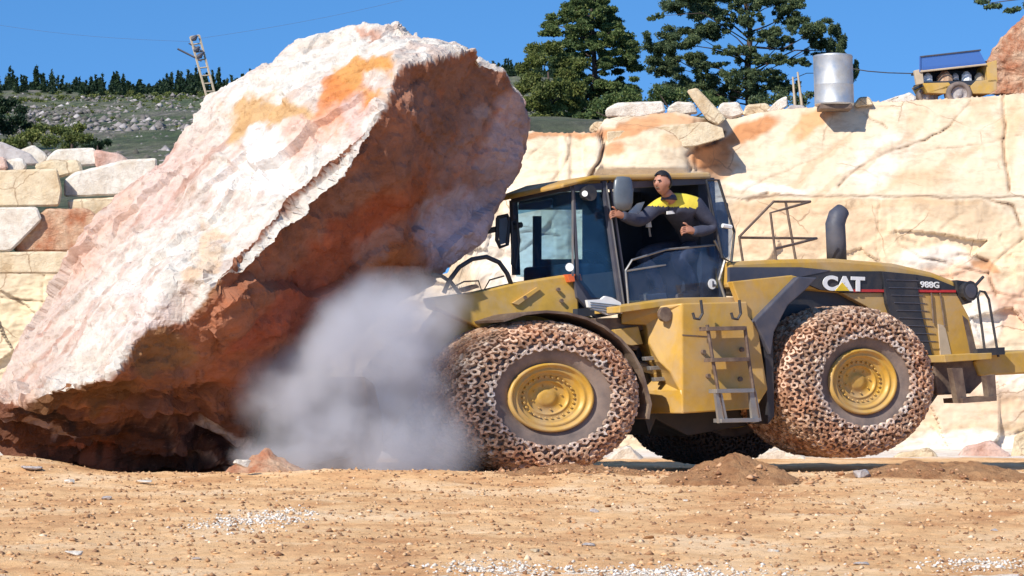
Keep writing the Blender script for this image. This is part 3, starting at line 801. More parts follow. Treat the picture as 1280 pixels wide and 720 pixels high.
tops = [
 ('stone_slab', 'flat white slab lying on the orange soil below the dense pine', [(757, 137), (770, 129), (828, 127), (832, 140), (800, 147), (757, 146)], 57.5, 'white', .05),
 ('stone_slab', 'narrow pale slab leaning steeply on the cliff edge', [(858, 113), (871, 110), (908, 148), (898, 157), (884, 150)], 56.6, 'cream', .02),
 ('stone_slab', 'jutting white ledge stone above the dark crevice', [(760, 166), (884, 153), (903, 160), (905, 171), (872, 181), (820, 186), (762, 190)], 56.0, 'cream', .05),
 ('broken_rock', 'small pale rock between the flat white slab and the leaning slab', [(834, 136), (846, 128), (866, 130), (872, 142), (836, 144)], 58.3, 'white', .06),
 ('broken_rock', 'pale rock just right of the leaning slab', [(896, 140), (902, 130), (922, 129), (930, 142), (912, 148)], 58.3, 'white', .06),
 ('broken_rock', 'wide flat cream rock in the middle of the cliff top rubble', [(928, 144), (934, 132), (958, 130), (968, 140), (952, 148)], 58.1, 'cream', .06),
 ('broken_rock', 'tilted white rock pointing up near the thin posts', [(958, 138), (972, 126), (983, 121), (984, 132), (966, 144)], 58.0, 'white', .05),
 ('broken_rock', 'grey brown rock at the foot of the thin posts', [(980, 140), (988, 132), (1004, 132), (1010, 139), (984, 143)], 57.8, 'greyrock', .05),
 ('broken_rock', 'small cream rock at the left foot of the dense pine', [(737, 160), (744, 153), (758, 153), (762, 163), (738, 165)], 57.5, 'cream', .05),
 ('broken_rock', 'low brown rock just right of the steel tank', [(1068, 130), (1074, 122), (1086, 121), (1092, 131), (1070, 134)], 57.6, 'cream', .05),
 ('broken_rock', 'long low pile stone left of the yellow trailer', [(1090, 131), (1112, 125), (1138, 116), (1146, 122), (1140, 130), (1095, 134)], 58.3, 'white', .06),
 ('rock_outcrop', 'red brown rock outcrop rising at the right picture edge behind the yellow trailer', [(1226, 118), (1228, 82), (1240, 62), (1262, 44), (1290, 12), (1340, -10), (1400, 20), (1400, 118)], 60.5, 'redrock', .22),
]
for i, (nm, lab, poly, d, mt, amp) in enumerate(tops):
    rock(nm, lab, 'rock' if 'rock' in nm else 'stone slab', slab_pts(poly, d, 1.0), M[mt], amp, 1.3, 200 + i, .1, GT if i < 11 else None)

# ------------------------------------------------------------------ the giant leaning boulder
fr_pts = {}
def ap(k, x, y_, d): fr_pts[k] = (x, y_, d)
outline = [('m', 590, 62, 34.0), ('n', 540, 44, 34.5), ('n2', 520, 38, 34.5), ('o', 497, 23, 34.6), ('p', 482, 36, 34.7), ('p2', 455, 33, 34.9), ('q', 410, 46, 35.3), ('q2', 372, 60, 35.5), ('r', 345, 76, 35.6), ('s', 312, 92, 35.8), ('s2', 268, 128, 36),
           ('t', 212, 180, 36), ('u', 135, 258, 36), ('u2', 95, 315, 35.8), ('v', 62, 372, 35.4), ('w', 30, 432, 35), ('x', 2, 480, 34.4), ('l', -22, 522, 33.4), ('l2', -26, 552, 34.0), ('l3', 18, 570, 34.0),
           ('l4', 70, 592, 34.1), ('l5', 150, 604, 34.1), ('l6', 240, 603, 34.2), ('l7', 342, 600, 34.4), ('K', 312, 572, 34.1), ('J', 322, 520, 34.1), ('I', 385, 468, 34.2), ('H', 440, 416, 34.1),
           ('G', 500, 372, 34.5), ('Fq', 548, 350, 34.8), ('E', 598, 298, 35.2), ('D', 620, 250, 35.5), ('C2', 645, 205, 35.7), ('C', 657, 160, 35.8), ('B', 650, 118, 35.5), ('A', 628, 92, 35)]
inner = [('a', 497, 84, 32.7), ('a2', 545, 74, 33.4), ('b', 470, 152, 32.3), ('b2', 430, 200, 32.0), ('c', 380, 245, 31.8), ('d', 302, 325, 31.4), ('e', 277, 348, 31.35), ('f', 222, 339, 31.7), ('g', 172, 418, 31.5), ('h', 142, 470, 31.4),
         ('i', 238, 402, 31.75), ('j', 196, 478, 32.1), ('k', 60, 491, 32.2), ('k2', 10, 513, 32.8),
         ('y1', 250, 265, 33.5), ('y2', 400, 115, 33.9), ('y3', 110, 400, 33.5), ('y4', 320, 180, 34.0), ('y5', 180, 320, 33.6), ('y6', 60, 450, 33.6), ('y7', 445, 70, 34.2),
         ('L', 575, 150, 34.3), ('L2', 540, 110, 33.7), ('M', 480, 280, 33.4), ('M2', 560, 260, 34.6), ('N', 400, 350, 33.0), ('O', 300, 440, 32.5), ('Q', 255, 492, 33.0), ('O2', 360, 420, 33.2),
         ('z1', 150, 530, 33.2), ('z2', 60, 540, 33.5), ('z3', 225, 560, 33.5), ('z4', 285, 545, 33.7)]
cons = [('a2', 'a'), ('m', 'a2'), ('a', 'b'), ('b', 'b2'), ('b2', 'c'), ('c', 'd'), ('d', 'e'), ('d', 'f'), ('f', 'g'), ('g', 'h'), ('h', 'k'), ('k', 'k2'), ('k2', 'l'), ('e', 'i'), ('i', 'j'), ('j', 'h'), ('j', 'Q'), ('Q', 'z4'), ('z4', 'K'), ('e', 'f')]
allp = outline + inner
idx = {n[0]: i for i, n in enumerate(allp)}
v2 = [Vector((n[1], n[2])) for n in allp]
no = len(outline)
edges = [(i, (i + 1) % no) for i in range(no)] + [(idx[a_], idx[b_]) for a_, b_ in cons]
res = delaunay_2d_cdt(v2, edges, [list(range(no))], 1, 1e-4)
vv, _, ff, ov = res[0], res[1], res[2], res[3]
bm = bmesh.new()
verts = []
for q, orig in zip(vv, ov):
    dd = allp[orig[0]][3] if orig else 33.5
    verts.append(bm.verts.new(P(q.x, q.y, dd)))
for f_ in ff: bm.faces.new([verts[i] for i in f_])
lut = {o_[0]: i for i, o_ in enumerate(ov) if o_}
ring = [verts[lut[i]] for i in range(no)]
cx_, cy_ = 300, 300
b1 = []; b2 = []
for i in range(no):
    n_ = outline[i]
    b1.append(bm.verts.new(P(cx_ + (n_[1] - cx_) * .97, min(596, cy_ + (n_[2] - cy_) * .95), n_[3] + 1.5)))
for i in range(no):
    n_ = outline[i]
    b2.append(bm.verts.new(P(cx_ + (n_[1] - cx_) * .72, min(585, cy_ + (n_[2] - cy_) * .68), n_[3] + 3.2)))
cc = bm.verts.new(P(300, 300, 39.2))
for i in range(no):
    j = (i + 1) % no
    bm.faces.new((ring[i], ring[j], b1[j], b1[i])); bm.faces.new((b1[i], b1[j], b2[j], b2[i])); bm.faces.new((b2[i], b2[j], cc))
bmesh.ops.recalc_face_normals(bm, faces=bm.faces)
bmesh.ops.triangulate(bm, faces=bm.faces)
tm = bpy.data.meshes.new('tmp'); bm.to_mesh(tm); bm.free()
to = bpy.data.objects.new('tmp', tm); COL.objects.link(to)
rm = to.modifiers.new('r', 'REMESH'); rm.mode = 'VOXEL'; rm.voxel_size = .045
bpy.context.view_layer.update()
tm2 = bpy.data.meshes.new_from_object(to.evaluated_get(bpy.context.evaluated_depsgraph_get())); bpy.data.objects.remove(to)
bm = bmesh.new(); bm.from_mesh(tm2); bmesh.ops.recalc_face_normals(bm, faces=bm.faces); bmesh.ops.smooth_vert(bm, verts=bm.verts, factor=.5, use_axis_x=True, use_axis_y=True, use_axis_z=True)
bm.normal_update()
V = np.array([v.co[:] for v in bm.verts]); Nn = np.array([v.normal[:] for v in bm.verts])
px, py = proj_np(V)
back = V[:, 1] > 36.4
# strata axis runs up the ridge
ax = Vector((P(470, 152, 32.3) - P(142, 470, 31.4))).normalized(); axn = np.array(ax)
t_ = V @ axn; perp = V - t_[:, None] * axn[None, :]
Sp = perp * 3.0 + (t_ * .7)[:, None] * axn[None, :]
ea, eb_ = np.array([(-.55, -.65, .5)]), None
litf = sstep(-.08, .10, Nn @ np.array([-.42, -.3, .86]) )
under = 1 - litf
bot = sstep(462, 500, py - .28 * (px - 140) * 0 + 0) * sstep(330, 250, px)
d = .11 * fbm(V * .9, 4, 301) + .05 * fbm(V * 3.1, 5, 302, .6) + .055 * fbm(Sp, 5, 303, .55) * (1 - .3 * under)
r1 = fbm(V * 1.6 + 5, 4, 310) * 2.6; fl = np.floor(r1); st = fl + sstep(.75, 1, r1 - fl)
d += .045 * st + .03 * fbm(V * 7, 4, 312, .6, ridged=True)
# deep bedding grooves across the foot
bed = P(300, 590, 33) - P(20, 520, 33); bed = np.array(bed.normalized())
tb = V @ bed; pb = V - tb[:, None] * bed[None, :]
frg = np.random.default_rng(23); lo_ = V.min(0); hi_ = V.max(0)
for (ns, am, sc3) in ((60, .06, 1.0), (380, .020, 2.2)):
    sd = lo_ + frg.random((ns, 3)) * (hi_ - lo_); tl_ = frg.normal(0, .085, (ns, 3)); of2 = frg.normal(0, am * .6, ns)
    Wp = V + .25 / sc3 * np.stack([fbm(V * sc3, 3, 601), fbm(V * sc3 + 9, 3, 602), fbm(V * sc3 + 19, 3, 603)], 1)
    bd_ = np.full(len(V), 1e9); fo = np.zeros(len(V))
    stx = np.array([1.0, 1.0, 1.0]) 
    for i_ in range(ns):
        df = Wp - sd[i_]; al = df @ axn; dd = (df * df).sum(1) - .45 * al * al       # cells drawn out along the bedding
        bt = dd < bd_; bd_ = np.where(bt, dd, bd_)
        fo = np.where(bt, of2[i_] + df @ tl_[i_] * (.9 if am > .05 else .5), fo)
    d += np.clip(fo, -am * 1.6, am * 1.6)
g1 = fbm(pb * 5.2 + (tb * .35)[:, None] * bed[None, :], 4, 320, .55)
d += bot * (.34 * g1 - .08 + .10 * fbm(pb * 13 + (tb * .5)[:, None] * bed[None, :], 3, 323))
d += -.25 * bot * np.exp(-(polydist(px, py, [(170, 520), (240, 548), (325, 592)]) / 13) ** 2)
d += -.2 * bot * np.exp(-(polydist(px, py, [(0, 532), (60, 552), (140, 572)]) / 9) ** 2)
V2 = V + Nn * d[:, None]
# colours of the stone, plus light and shade painted into its foot
W0 = np.array([.63, .585, .52]); cols = np.tile(W0, (len(V), 1))
sn = fbm(Sp * 1.2, 5, 330, .6)
dist_back = polydist(px, py, [(o_[1], o_[2]) for o_ in outline[3:17]])
pink = sstep(75, 15, dist_back + 30 * fbm(V * .7, 3, 333)) * sstep(110, 190, py) 
cols = cols * (1 - .5 * pink[:, None]) + np.array([.50, .31, .23]) * .5 * pink[:, None]
kk = (sstep(-.05, .3, sn) * (.45 + .5 * pink))[:, None]
cols = cols * (1 - kk) + np.array([.43, .25, .19]) * kk
gr = (sstep(.12, .42, fbm(V * 1.9 + 31, 5, 334, .6)) * .4)[:, None]; cols = cols * (1 - gr) + np.array([.52, .40, .30]) * gr
fine = fbm(V * 9, 4, 335, .65)[:, None]; cols = cols * (1 + .22 * fine)
OR = (.58, .27, .07); OG = (.54, .32, .13)
lit_spots = [(345, 145, 62, 28, -8, OG, .9), (455, 96, 46, 25, -30, OR, .95), (425, 122, 36, 20, -30, (.58, .2, .06), .85), (395, 160, 60, 16, -40, (.66, .4, .3), .6), (450, 135, 16, 34, 35, (.6, .36, .3), .6),
             (260, 300, 30, 16, -20, (.66, .45, .28), .75), (245, 322, 26, 12, -20, (.6, .42, .26), .6), (200, 230, 30, 60, 35, (.68, .5, .44), .4), (320, 215, 60, 30, -40, (.84, .80, .76), .6), (180, 400, 40, 30, 0, (.7, .58, .54), .5),
             (15, 505, 30, 12, -10, (.6, .38, .26), .5), (465, 36, 16, 6, 10, (.5, .25, .16), .8), (120, 290, 24, 60, 36, (.64, .40, .3), .5)]
litc = paint(cols, px, py, lit_spots, 42, 340)
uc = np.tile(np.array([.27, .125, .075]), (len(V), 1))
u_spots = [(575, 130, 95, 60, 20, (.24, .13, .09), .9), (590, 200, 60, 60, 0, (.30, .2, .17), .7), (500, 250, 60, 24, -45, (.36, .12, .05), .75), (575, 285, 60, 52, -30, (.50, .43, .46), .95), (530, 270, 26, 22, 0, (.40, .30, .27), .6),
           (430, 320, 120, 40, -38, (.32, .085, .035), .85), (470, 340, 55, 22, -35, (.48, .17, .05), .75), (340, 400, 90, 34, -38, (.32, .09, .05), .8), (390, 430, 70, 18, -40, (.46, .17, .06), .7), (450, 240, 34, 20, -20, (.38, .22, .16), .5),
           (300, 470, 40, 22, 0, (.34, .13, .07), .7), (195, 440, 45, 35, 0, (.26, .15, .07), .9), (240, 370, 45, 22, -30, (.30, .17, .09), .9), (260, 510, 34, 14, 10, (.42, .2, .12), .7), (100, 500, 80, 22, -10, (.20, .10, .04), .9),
           (130, 560, 170, 34, 10, (.13, .055, .03), .9), (600, 145, 14, 12, 0, (.42, .32, .28), .6), (632, 190, 26, 95, 12, (.42, .33, .32), .75), (480, 300, 40, 16, -40, (.36, .24, .19), .6), (520, 170, 60, 20, -50, (.20, .11, .08), .7), (350, 440, 50, 22, -30, (.40, .16, .09), .6), (290, 552, 36, 9, 14, (.7, .6, .5), .9), (160, 540, 80, 5, 20, (.55, .25, .12), .8), (255, 578, 60, 6, 24, (.75, .45, .28), .9), (60, 545, 60, 4, 16, (.6, .45, .38), .8), (110, 575, 70, 5, 18, (.45, .16, .08), .8), (200, 560, 90, 9, 22, (.05, .025, .02), .9), (60, 530, 60, 7, 14, (.05, .03, .025), .9), (270, 560, 40, 7, 24, (.04, .02, .02), .9)]  # last thin foot streaks paint lit edges pale and shaded grooves near black
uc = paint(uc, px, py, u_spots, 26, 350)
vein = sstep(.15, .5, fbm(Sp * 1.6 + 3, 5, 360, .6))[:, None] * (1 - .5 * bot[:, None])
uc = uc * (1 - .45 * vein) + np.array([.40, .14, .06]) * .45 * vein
uc = uc * (1.12 - .40 * bot)[:, None] * np.array([1, .93, .90]) * (1 + .6 * fbm(V * 1.5, 5, 336, .65)[:, None])  # foot darkened in the colour, in place of deeper shade
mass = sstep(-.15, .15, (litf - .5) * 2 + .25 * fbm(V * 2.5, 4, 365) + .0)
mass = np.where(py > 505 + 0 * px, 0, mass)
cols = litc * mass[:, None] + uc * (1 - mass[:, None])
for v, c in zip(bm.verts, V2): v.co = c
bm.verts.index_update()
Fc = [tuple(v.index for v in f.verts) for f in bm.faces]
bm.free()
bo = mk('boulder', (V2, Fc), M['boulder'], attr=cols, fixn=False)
tag(bo, 'gigantic leaning boulder, white and orange on top and rust red underneath, tipped by the loader', 'boulder')
print('boulder verts', len(V2))
#PART2
# ------------------------------------------------------------------ wheel loader
FR = Frame(P(690, 497, 34.0), R(28))
q = FR.o + FR.U * 4.9
RR = None
_x = 442
# rear frame passes through the rear hub
for it in range(1): RR = Frame(P(1082, 477, 36.9), R(33))
S = 1.33            # the photograph is stretched sideways; the machine is built with those proportions
base = P(800, 590, 36); base.z = -.1
LD = empty('wheel_loader', base, 'huge yellow wheel loader with chained tyres pushing under the leaning boulder, its cab door open', 'wheel loader')
def part(name, mb, mat, parent=LD, **k): return mk(name, mb, mat, parent, **k)

# --- wheels
def chain_net(fr, cu, cz, Rr, v0, Wd, inner, seed, S=1.33):
    """net of forged links wrapped round a tyre; profile runs from the near sidewall over the tread to the far one"""
    prof = [(inner, .03), (inner + .12, .04), (Rr - .16, .02), (Rr - .055, -.07), (Rr, -.20), (Rr + .012, -.5 * Wd), (Rr, -Wd + .2), (Rr - .055, -Wd + .07), (Rr - .17, -Wd - .02)]
    L = [0]
    for (r0, a), (r1, b_) in zip(prof[:-1], prof[1:]): L.append(L[-1] + math.hypot(r1 - r0, b_ - a))
    Lr = np.array(L); pr = np.array([p_[0] for p_ in prof]); pv = np.array([p_[1] for p_ in prof])
    def at(s, th, h=0.0):
        s = min(max(s, 0), L[-1]); r = float(np.interp(s, Lr, pr)); v = float(np.interp(s, Lr, pv))
        e = .02; r2 = float(np.interp(min(s + e, L[-1]), Lr, pr)); v2_ = float(np.interp(min(s + e, L[-1]), Lr, pv))
        r1 = float(np.interp(max(s - e, 0), Lr, pr)); v1 = float(np.interp(max(s - e, 0), Lr, pv))
        tr, tv = r2 - r1, v2_ - v1; ln = math.hypot(tr, tv) or 1
        nr, nv = -tv / ln, tr / ln
        if nr < 0 and nv < 0: nr, nv = -nr, -nv
        r += nr * h; v += nv * h
        return fr.w(cu + r * math.cos(th) * S, v0 + v, cz + r * math.sin(th))
    ncirc = 46; pitch = .136; rows = int(L[-1] / pitch)
    rnd = random.Random(seed)
    net = MB(); bright = MB()
    def bar(mb, a, b_, wdt, h0, h1):
        (s0, t0), (s1, t1) = a, b_
        ds = s1 - s0; dt = (t1 - t0) * Rr; ln = math.hypot(ds, dt) or 1
        ns, nt_ = -dt / ln * wdt, ds / ln * wdt / Rr
        m_ = [(s0 + ns, t0 + nt_), (s0 - ns, t0 - nt_), (s1 - ns, t1 - nt_), (s1 + ns, t1 + nt_)]
        k = .55
        c0_ = ((s0 + s1) / 2, (t0 + t1) / 2)
        top = [(c0_[0] + (x - c0_[0]) * (.8), c0_[1] + (y_ - c0_[1]) * (.8)) for x, y_ in m_]
        mb.prism([at(x, y_, h1) for x, y_ in top], [at(x, y_, h0) for x, y_ in m_])
    def ring(mb, s, th, rl, ro, ri, h1, rot, el=1.0):
        n = 6; vo_ = []
        for h, r_ in ((-.012, ro), (h1, ro * .86), (h1, ri * 1.15), (-.012, ri)):
            for k in range(n):
                a_ = rot + 2 * math.pi * k / n
                vo_.append(at(s + r_ * math.cos(a_) * el, th + r_ * math.sin(a_) / (rl * 1.17), h))
        fs_ = []
        for lv in range(3):
            for k in range(n): fs_.append((lv * n + k, lv * n + (k + 1) % n, (lv + 1) * n + (k + 1) % n, (lv + 1) * n + k))
        mb.add(vo_, fs_)
    for j in range(int(L[-1] / .108) + 1):
        s = j * .108 + .045
        if s > L[-1]: break
        rl = float(np.interp(s, Lr, pr))
        n = int(2 * math.pi * rl * 1.17 / .150); o0 = rnd.random()
        mb = bright if j == 0 else net
        for i in range(n):
            th = (i + o0) * 2 * math.pi / n + rnd.uniform(-.008, .008)
            ring(mb, s + rnd.uniform(-.010, .010), th, rl, .066 + rnd.uniform(-.005, .006), .026, .040 + rnd.uniform(-.010, .016), rnd.uniform(0, 1.05), rnd.uniform(.85, 1.0))
            # connecting link lying across to the next ring, and to the next row
            bar(mb, (s + rnd.uniform(-.02, .02), th + .042 / rl), (s + rnd.uniform(-.02, .02), th + .110 / rl), .018, -.01, .055 + rnd.uniform(-.01, .01))
            if rnd.random() < .75:
                t2 = th + rnd.uniform(-.05, .05)
                bar(mb, (s + .030, th), (s + .085, t2), .018, -.01, .056 + rnd.uniform(-.01, .01))
    return net, bright
def wheel(fr, cu, cz, Rr, v0, Wd, rimr, near, seed, S=1.33):
    def fn(r, an, v): return fr.w(cu + r * math.cos(an) * S, v0 + v, cz + r * math.sin(an))
    wv = MB()
    k = rimr / .5
    wv.lathe([(.54 * k, -.16), (.545 * k, .0), (.515 * k, .02), (.50 * k, .0), (.485 * k, -.03), (.455 * k, -.035), (.435 * k, -.02), (.42 * k, -.035), (.41 * k, -.07), (.385 * k, -.085), (.365 * k, -.08), (.35 * k, -.12),
              (.29 * k, -.125), (.275 * k, -.115), (.262 * k, -.11), (.255 * k, -.15), (.25 * k, -.16), (.13 * k, -.158), (.125 * k, -.145), (.07 * k, -.145), (.0, -.14)], fn, 72)
    nb = 26
    for i in range(nb):
        an = 2 * math.pi * i / nb
        c = fn(.325 * k, an, -.115)
        wv.tube([c, c + fr.V * .035], .017, 6)
    for i in range(8):
        an = 2 * math.pi * (i + .3) / 8
        c = fn(.19 * k, an, -.158); wv.tube([c, c + fr.V * .02], .014, 6)
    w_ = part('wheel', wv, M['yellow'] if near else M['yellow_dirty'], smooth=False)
    for pl in w_.data.polygons: pl.use_smooth = len(pl.vertices) == 4
    ty = MB()
    ty.lathe([(.52 * k, -.14), (.545 * k, -.05), (.60, -.012), (.70, .012), (Rr - .28, .02), (Rr - .15, -.02), (Rr - .06, -.09), (Rr - .02, -.22), (Rr - .01, -.5 * Wd), (Rr - .02, -Wd + .22), (Rr - .07, -Wd + .07), (Rr - .3, -Wd), (.52, -Wd + .1)], fn, 96)
    mk('tyre', ty, M['rubber'], w_, smooth=True)
    net, bright = chain_net(fr, cu, cz, Rr, v0, Wd, .68, seed, S)
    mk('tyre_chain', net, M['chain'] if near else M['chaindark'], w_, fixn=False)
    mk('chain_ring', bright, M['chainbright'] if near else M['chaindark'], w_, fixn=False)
    return w_
fz = FR.hit(690, 497, 0).z
rz = RR.hit(1082, 477, 0).z
WD = 1.28
wheel(FR, 0, fz + .0, 1.06, 0, 2.3, .455, True, 1, 1.41)
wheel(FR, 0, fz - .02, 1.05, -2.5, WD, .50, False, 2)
wheel(RR, -.03, rz, 1.13, 0, WD + .15, .47, True, 3, 1.35)
wheel(RR, -.03, rz - .22, 1.10, -3.3, WD, .50, False, 4)
# axles
mb = MB(); mb.tube([FR.w(0, -.4, fz), FR.w(0, -4, fz)], .22, 12); part('front_axle', mb, M['black'], smooth=True)
mb = MB(); mb.tube([RR.w(0, -.4, rz), RR.w(0, -4, rz - .15)], .22, 12); part('rear_axle', mb, M['black'], smooth=True)

def prism_px(fr, poly, v, thick):
    f_ = []; b_ = []
    for q in poly:
        vv_ = q[2] if len(q) > 2 else v
        u, z = fr.uz(q[0], q[1], vv_)
        f_.append(fr.w(u, vv_, z)); b_.append(fr.w(u, vv_ - thick, z))
    return MB().prism(f_, b_)
def line_px(fr, pts, v, r, seg=8, mb=None):
    mb = mb or MB()
    P_ = []
    for q in pts:
        vv_ = q[2] if len(q) > 2 else v
        P_.append(fr.hit(q[0], q[1], vv_))
    mb.tube(P_, r, seg); return mb

# --- rear body -------------------------------------------------------------
VB = -.12        # plane of the steps and tank side
# side tank carrying the ladder: angled front face, flat side face
def tank_poly(): return [(777, 389, -.75), (853, 379, VB), (934, 377, VB), (936, 395, VB), (948, 412, VB), (954, 450, VB), (960, 487, VB), (945, 511, VB), (853, 517, VB), (850, 488, VB - .05), (838, 466, VB - .15), (824, 452, VB - .28), (811, 430, VB - .42), (808, 406, VB - .45), (777, 405, -.75)]
mb = MB()
tp = tank_poly()
fpt = []; bpt = []
for (x, y_, v) in tp:
    u, z = RR.uz(x, y_, v); fpt.append(RR.w(u, v, z)); bpt.append(RR.w(u + (.25 if x < 850 else 0), -1.2, z))
# front-facing part and side-facing part as separate planar fans
ia = [0, 1, 8, 9, 10, 11, 12, 13, 14]; ib = [1, 2, 3, 4, 5, 6, 7, 8]
mb.add(fpt + bpt, [tuple(ia), tuple(ib)] + [(i, 15 + i, 15 + (i + 1) % 15, (i + 1) % 15) for i in range(15)])
tk = part('side_tank', mb, M['yellow'], bevel=.02)
mk('oval_hole', MB().tube([RR.hit(830, 393, -.28) + RR.V * -.02, RR.hit(830, 393, -.28) + RR.V * .05], .11, 16), M['railmetal'], tk)  # brown disc drawn for the dark oval hole
mk('seam', prism_px(RR, [(853, 418), (884, 420), (884, 421.5), (853, 419.5)], VB + .006, .004), M['railmetal'], tk)
# platform above the tank (deck)
part('deck', prism_px(RR, [(775, 383), (855, 372), (935, 371), (935, 379), (855, 380), (775, 391)], -.35, 1.4), M['yellow_dirty'], bevel=.01)
# yellow gusset panel between the deck and the rear fender
part('side_panel', prism_px(RR, [(925, 379), (915, 352), (990, 344), (1004, 348), (945, 402), (936, 397)], VB - .06, .12), M['yellow'], bevel=.015)
# rear fender: slate coloured slanting edge then an arch over the wheel
part('rear_fender', prism_px(RR, [(943, 402), (998, 346), (1022, 347), (1008, 362), (985, 382), (968, 415), (964, 444), (955, 425)], VB + .05, .6), M['dkblue'], bevel=.02)
part('fender_flap', prism_px(RR, [(955, 425), (966, 420), (968, 520), (960, 530), (958, 470)], VB - .02, .5), M['black'])
# hood
hood = MB()
top = [(912, 327), (975, 324), (1045, 323), (1118, 329), (1166, 340), (1194, 351)]
botm = [(1196, 366), (1145, 364), (1100, 364), (1050, 366), (1000, 362), (912, 360)]
VH = -.75
hood = prism_px(RR, top + botm, VH, 2.3)
hd = part('hood', hood, M['yellow'], bevel=.06)
mk('hood_stripe', prism_px(RR, [(1000, 346), (1035, 339), (1103, 339), (1103, 365), (1062, 366), (1026, 362), (1002, 352)], VH + .05, .06), M['black'], hd)
mk('hood_stripe', prism_px(RR, [(1144, 343), (1166, 347), (1193, 358), (1195, 366), (1146, 364)], VH + .05, .06), M['black'], hd)
mk('red_line', prism_px(RR, [(1066, 361.5), (1195, 362.5), (1195, 365.5), (1066, 365)], VH + .058, .02), M['red'], hd)
mk('hood_side_rail', prism_px(RR, [(912, 334), (1000, 334), (1040, 338), (1000, 346), (912, 353)], VH + .06, .06), M['dkblue'], hd)
# engine side panels
part('wheel_arch', prism_px(RR, [(955, 352), (1050, 362), (1100, 392), (1120, 440), (960, 460)], VH - .1, .1), M['black'])
part('engine_panel', prism_px(RR, [(1052, 366), (1108, 366), (1118, 420), (1108, 412), (1085, 384)], VH + .02, 1.9), M['yellow'], bevel=.01)
rg = part('radiator_screen', prism_px(RR, [(1103, 339), (1145, 343), (1153, 395), (1166, 446), (1140, 436), (1118, 405), (1109, 380)], VH + .09, .15), M['black'], bevel=.01)
mb = MB()
for k in range(9):
    x0, y0 = 1108 + k * 3.2, 350 + k * 9.5
    line_px(RR, [(x0, y0), (x0 + 40 - k * .5, y0 + 1)], VH + .095, .008, 5, mb)
mk('slat', mb, M['dkblue'], rg)
rp = part('rear_panel', prism_px(RR, [(1145, 366), (1196, 366), (1212, 396), (1223, 444), (1166, 446), (1153, 395)], VH + .03, 2.4), M['yellow'], bevel=.03)
mk('panel_recess', prism_px(RR, [(1203, 394), (1210, 400), (1221, 442), (1213, 442)], VH + .036, .01), M['railmetal'], rp)
mk('handle', line_px(RR, [(1164, 366), (1167, 404)], VH + .06, .014), M['railmetal'], rp)
mk('handle', line_px(RR, [(1175, 366), (1181, 408)], VH + .06, .014), M['railmetal'], rp)
mk('dusty_plate', prism_px(RR, [(1173, 405), (1181, 407), (1190, 446), (1176, 446)], VH + .05, .03), M['wood'], rp)
# chassis under the hood and cab
part('chassis', prism_px(RR, [(800, 420), (960, 400), (1180, 410), (1190, 470), (1165, 505), (1000, 520), (860, 545), (812, 520)], -1.3, 1.9), M['black'], bevel=.02)
# counterweight, bumper and rear step
cw = part('counterweight', prism_px(RR, [(1166, 446), (1232, 444), (1236, 470), (1214, 492), (1172, 494)], -.55, 2.9), M['railmetal'], bevel=.03)
part('bumper', prism_px(RR, [(1218, 452), (1240, 441), (1330, 436), (1330, 465), (1225, 470)], -.5, 3.0), M['yellow_dirty'], bevel=.03)
part('deck_plate', prism_px(RR, [(1180, 444), (1240, 441), (1240, 449), (1182, 453)], -.2, 3.2), M['yellow_dirty'], bevel=.01)
mb = prism_px(RR, [(1190, 460), (1203, 460), (1209, 502), (1198, 504)], -.15, .12); part('step_post', mb, M['railmetal'])
mb = prism_px(RR, [(1233, 470), (1244, 468), (1246, 500), (1237, 502)], -.15, .12); part('step_post', mb, M['railmetal'])
part('rear_step', prism_px(RR, [(1203, 498), (1246, 495), (1246, 501), (1204, 504)], -.1, .45), M['railmetal'])
mb = line_px(RR, [(1232, 446), (1226, 400), (1222, 370), (1225, 364), (1231, 365), (1236, 374), (1242, 410), (1248, 446)], -.4, .022)
part('rear_handrail', mb, M['black'])
part('railing_bracket', prism_px(RR, [(1222, 436), (1256, 434), (1256, 443), (1222, 445)], -.35, .1), M['black'])
# work lamp with bracket
lp = part('work_lamp', MB().tube([RR.hit(1207, 364, -.7) - RR.V * .1, RR.hit(1207, 364, -.7) + RR.V * .12], [.12, .17], 14), M['black'], smooth=False)
mk('lens', MB().tube([RR.hit(1207, 364, -.7) + RR.V * .12, RR.hit(1207, 364, -.7) + RR.V * .13], .12, 14), M['dkblue'], lp)
mk('bracket', line_px(RR, [(1207, 366), (1218, 358), (1229, 346)], -.7, .028), M['black'], lp)
mk('housing', prism_px(RR, [(1196, 350), (1210, 352), (1215, 378), (1204, 381), (1197, 370)], -.72, .3), M['black'], lp)
# exhaust stack with a cut-back elbow
mb = MB(); ex = [(1046, 325), (1045, 300), (1044, 280), (1047, 270), (1053, 263)]
mb.tube([RR.hit(x, y_, -1.7) for x, y_ in ex], [.165, .165, .165, .16, .13], 18)
part('exhaust_stack', mb, M['dkblue'], smooth=True)
# handrail on the hood
mb = MB()
for pts in ([(929, 330), (924, 296), (967, 252), (1013, 252)], [(1013, 252, -1.0), (985, 260, -.9), (963, 266, -.8), (971, 331, -.8)], [(982, 252), (995, 327)], [(924, 297), (1021, 298)], [(1021, 298, -1.2), (969, 311, -.8)]):
    line_px(RR, pts, -1.2, .021, 6, mb)
part('handrail', mb, M['railmetal'])
